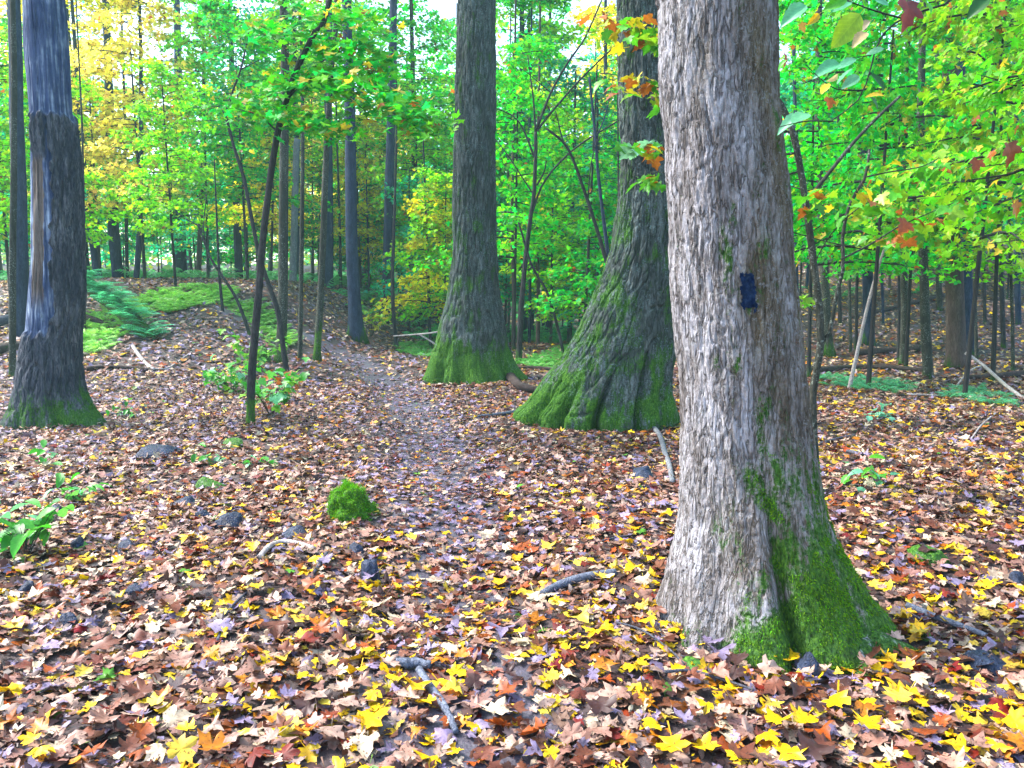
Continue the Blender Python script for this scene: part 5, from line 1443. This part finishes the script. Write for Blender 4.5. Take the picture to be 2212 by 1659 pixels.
def plant(label, px, n, hgt, size, cols, kind, seed, spread=1.0, cat='plant', name='leafy_plant'):
    r = np.random.default_rng(seed)
    g = G(*px)
    t = thing(name, label, cat, g)
    mb = MB()
    tips = []
    ns = max(2, n // 4)
    for k in range(ns):
        a = r.uniform(0, 6.28); l = hgt * r.uniform(0.5, 1.1)
        tip = g + np.array([math.cos(a) * l * 0.6 * spread, math.sin(a) * l * 0.6 * spread, l])
        mb.tube([g - [0, 0, 0.02], g * 0.5 + tip * 0.5 + [0, 0, 0.15 * l], tip], 0.004, 0.0015, 4, 6, 0, cap=False)
        tips.append(tip)
    obj('stem', mb.mesh('stem', g, 0.01, 0), M['bark_mossy'], t)
    for k in range(n):
        tp = tips[k % ns]; f = r.uniform(0.45, 1.05)
        p = g + (tp - g) * f + r.normal(0, 0.04, 3) * spread
        p[2] = max(p[2], g[2] + 0.05)
        c = np.array(cols[r.integers(len(cols))]) * r.uniform(0.7, 1.3)
        leaf_at(t, g, p, size * r.uniform(0.7, 1.2), kind, c, r.uniform(0, 6.28), r.normal(-0.3, 0.35), r.normal(0, 0.35), r)
GP = [(0.05, 0.34, 0.02), (0.10, 0.40, 0.06), (0.14, 0.44, 0.22), (0.03, 0.22, 0.02)]
plant('bright green leafy plant at the left edge of the foreground', (55, 1205), 46, 0.30, 0.12, GP, 'oval', 1, 1.4)
plant('small green plant above the bright leafy plant, left side', (160, 1085), 18, 0.2, 0.10, GP, 'oval', 2, 1.4)
plant('green seedling by the left edge, below the dead tree', (95, 1010), 12, 0.12, 0.10, GP, 'oval', 3, 1.6)
plant('leafy green shrub around the foot of the crooked sapling', (585, 900), 80, 0.6, 0.12, GP + [(0.18, 0.42, 0.02)], 'maple', 4, 1.2, 'shrub', 'low_shrub')
plant('green shrub left of the crooked sapling, over the bank edge', (500, 850), 90, 0.5, 0.12, GP + [(0.18, 0.42, 0.02)], 'maple', 5, 1.5, 'shrub', 'low_shrub')
plant('small shrub with rusty leaves right of the crooked sapling foot', (600, 870), 40, 0.45, 0.12, GP + [(0.32, 0.09, 0.01)] * 2, 'maple', 6, 1.3, 'shrub', 'low_shrub')
plant('light green shrub behind the crooked sapling', (560, 800), 80, 0.7, 0.13, [(0.16, 0.42, 0.03), (0.08, 0.36, 0.02)], 'maple', 7, 1.4, 'shrub', 'low_shrub')
plant('green seedlings on the litter right of the dead tree foot', (270, 905), 22, 0.15, 0.10, GP, 'oval', 8, 2.0)
plant('teal seedling on the leaves right of the blazed tree', (1860, 1050), 18, 0.14, 0.10, [(0.10, 0.38, 0.20), (0.10, 0.4, 0.04)], 'oval', 9, 1.8)
plant('green seedling below the mossy hummock, left litter', (560, 1010), 14, 0.12, 0.08, GP, 'oval', 10, 1.8)
plant('low green seedling left of the mossy hump', (440, 1000), 12, 0.1, 0.09, GP, 'oval', 11, 1.8)
plant('tiny green sprig in front of the dead tree roots', (140, 920), 10, 0.18, 0.09, GP, 'oval', 12, 1.2)
plant('yellow-green shrub left of the grey straight trunk foot', (800, 730), 60, 0.9, 0.16, [(0.45, 0.42, 0.02), (0.2, 0.4, 0.02)], 'maple', 13, 1.3, 'shrub', 'low_shrub')
plant('teal seedling on the leaves before the right-hand ferns', (1900, 905), 14, 0.14, 0.12, [(0.12, 0.40, 0.25)], 'oval', 14, 1.6)

# ------------------------------------------------------------------ the damp air between the trees
hv = np.array([(x, y, z) for z in (-2.0, 42.0) for y in (-34, 184) for x in (-144, 144)], float)
hz = bpy.data.meshes.new('haze')
hz.from_pydata([tuple(v) for v in hv], [], [(0, 2, 3, 1), (4, 5, 7, 6), (0, 1, 5, 4), (2, 6, 7, 3), (0, 4, 6, 2), (1, 3, 7, 5)])
m, t = newmat('haze')
pv = N(t, 'ShaderNodeVolumePrincipled', inp={'Color': (0.55, 0.95, 0.92, 1), 'Density': 0.0014, 'Anisotropy': 0.2})
om = N(t, 'ShaderNodeOutputMaterial')
t.links.new(pv.outputs[0], om.inputs['Volume'])
stuff(obj('haze', hz, m), 'thin bluish damp air hanging between the trees', 'haze')
cy.volume_bounces = 0
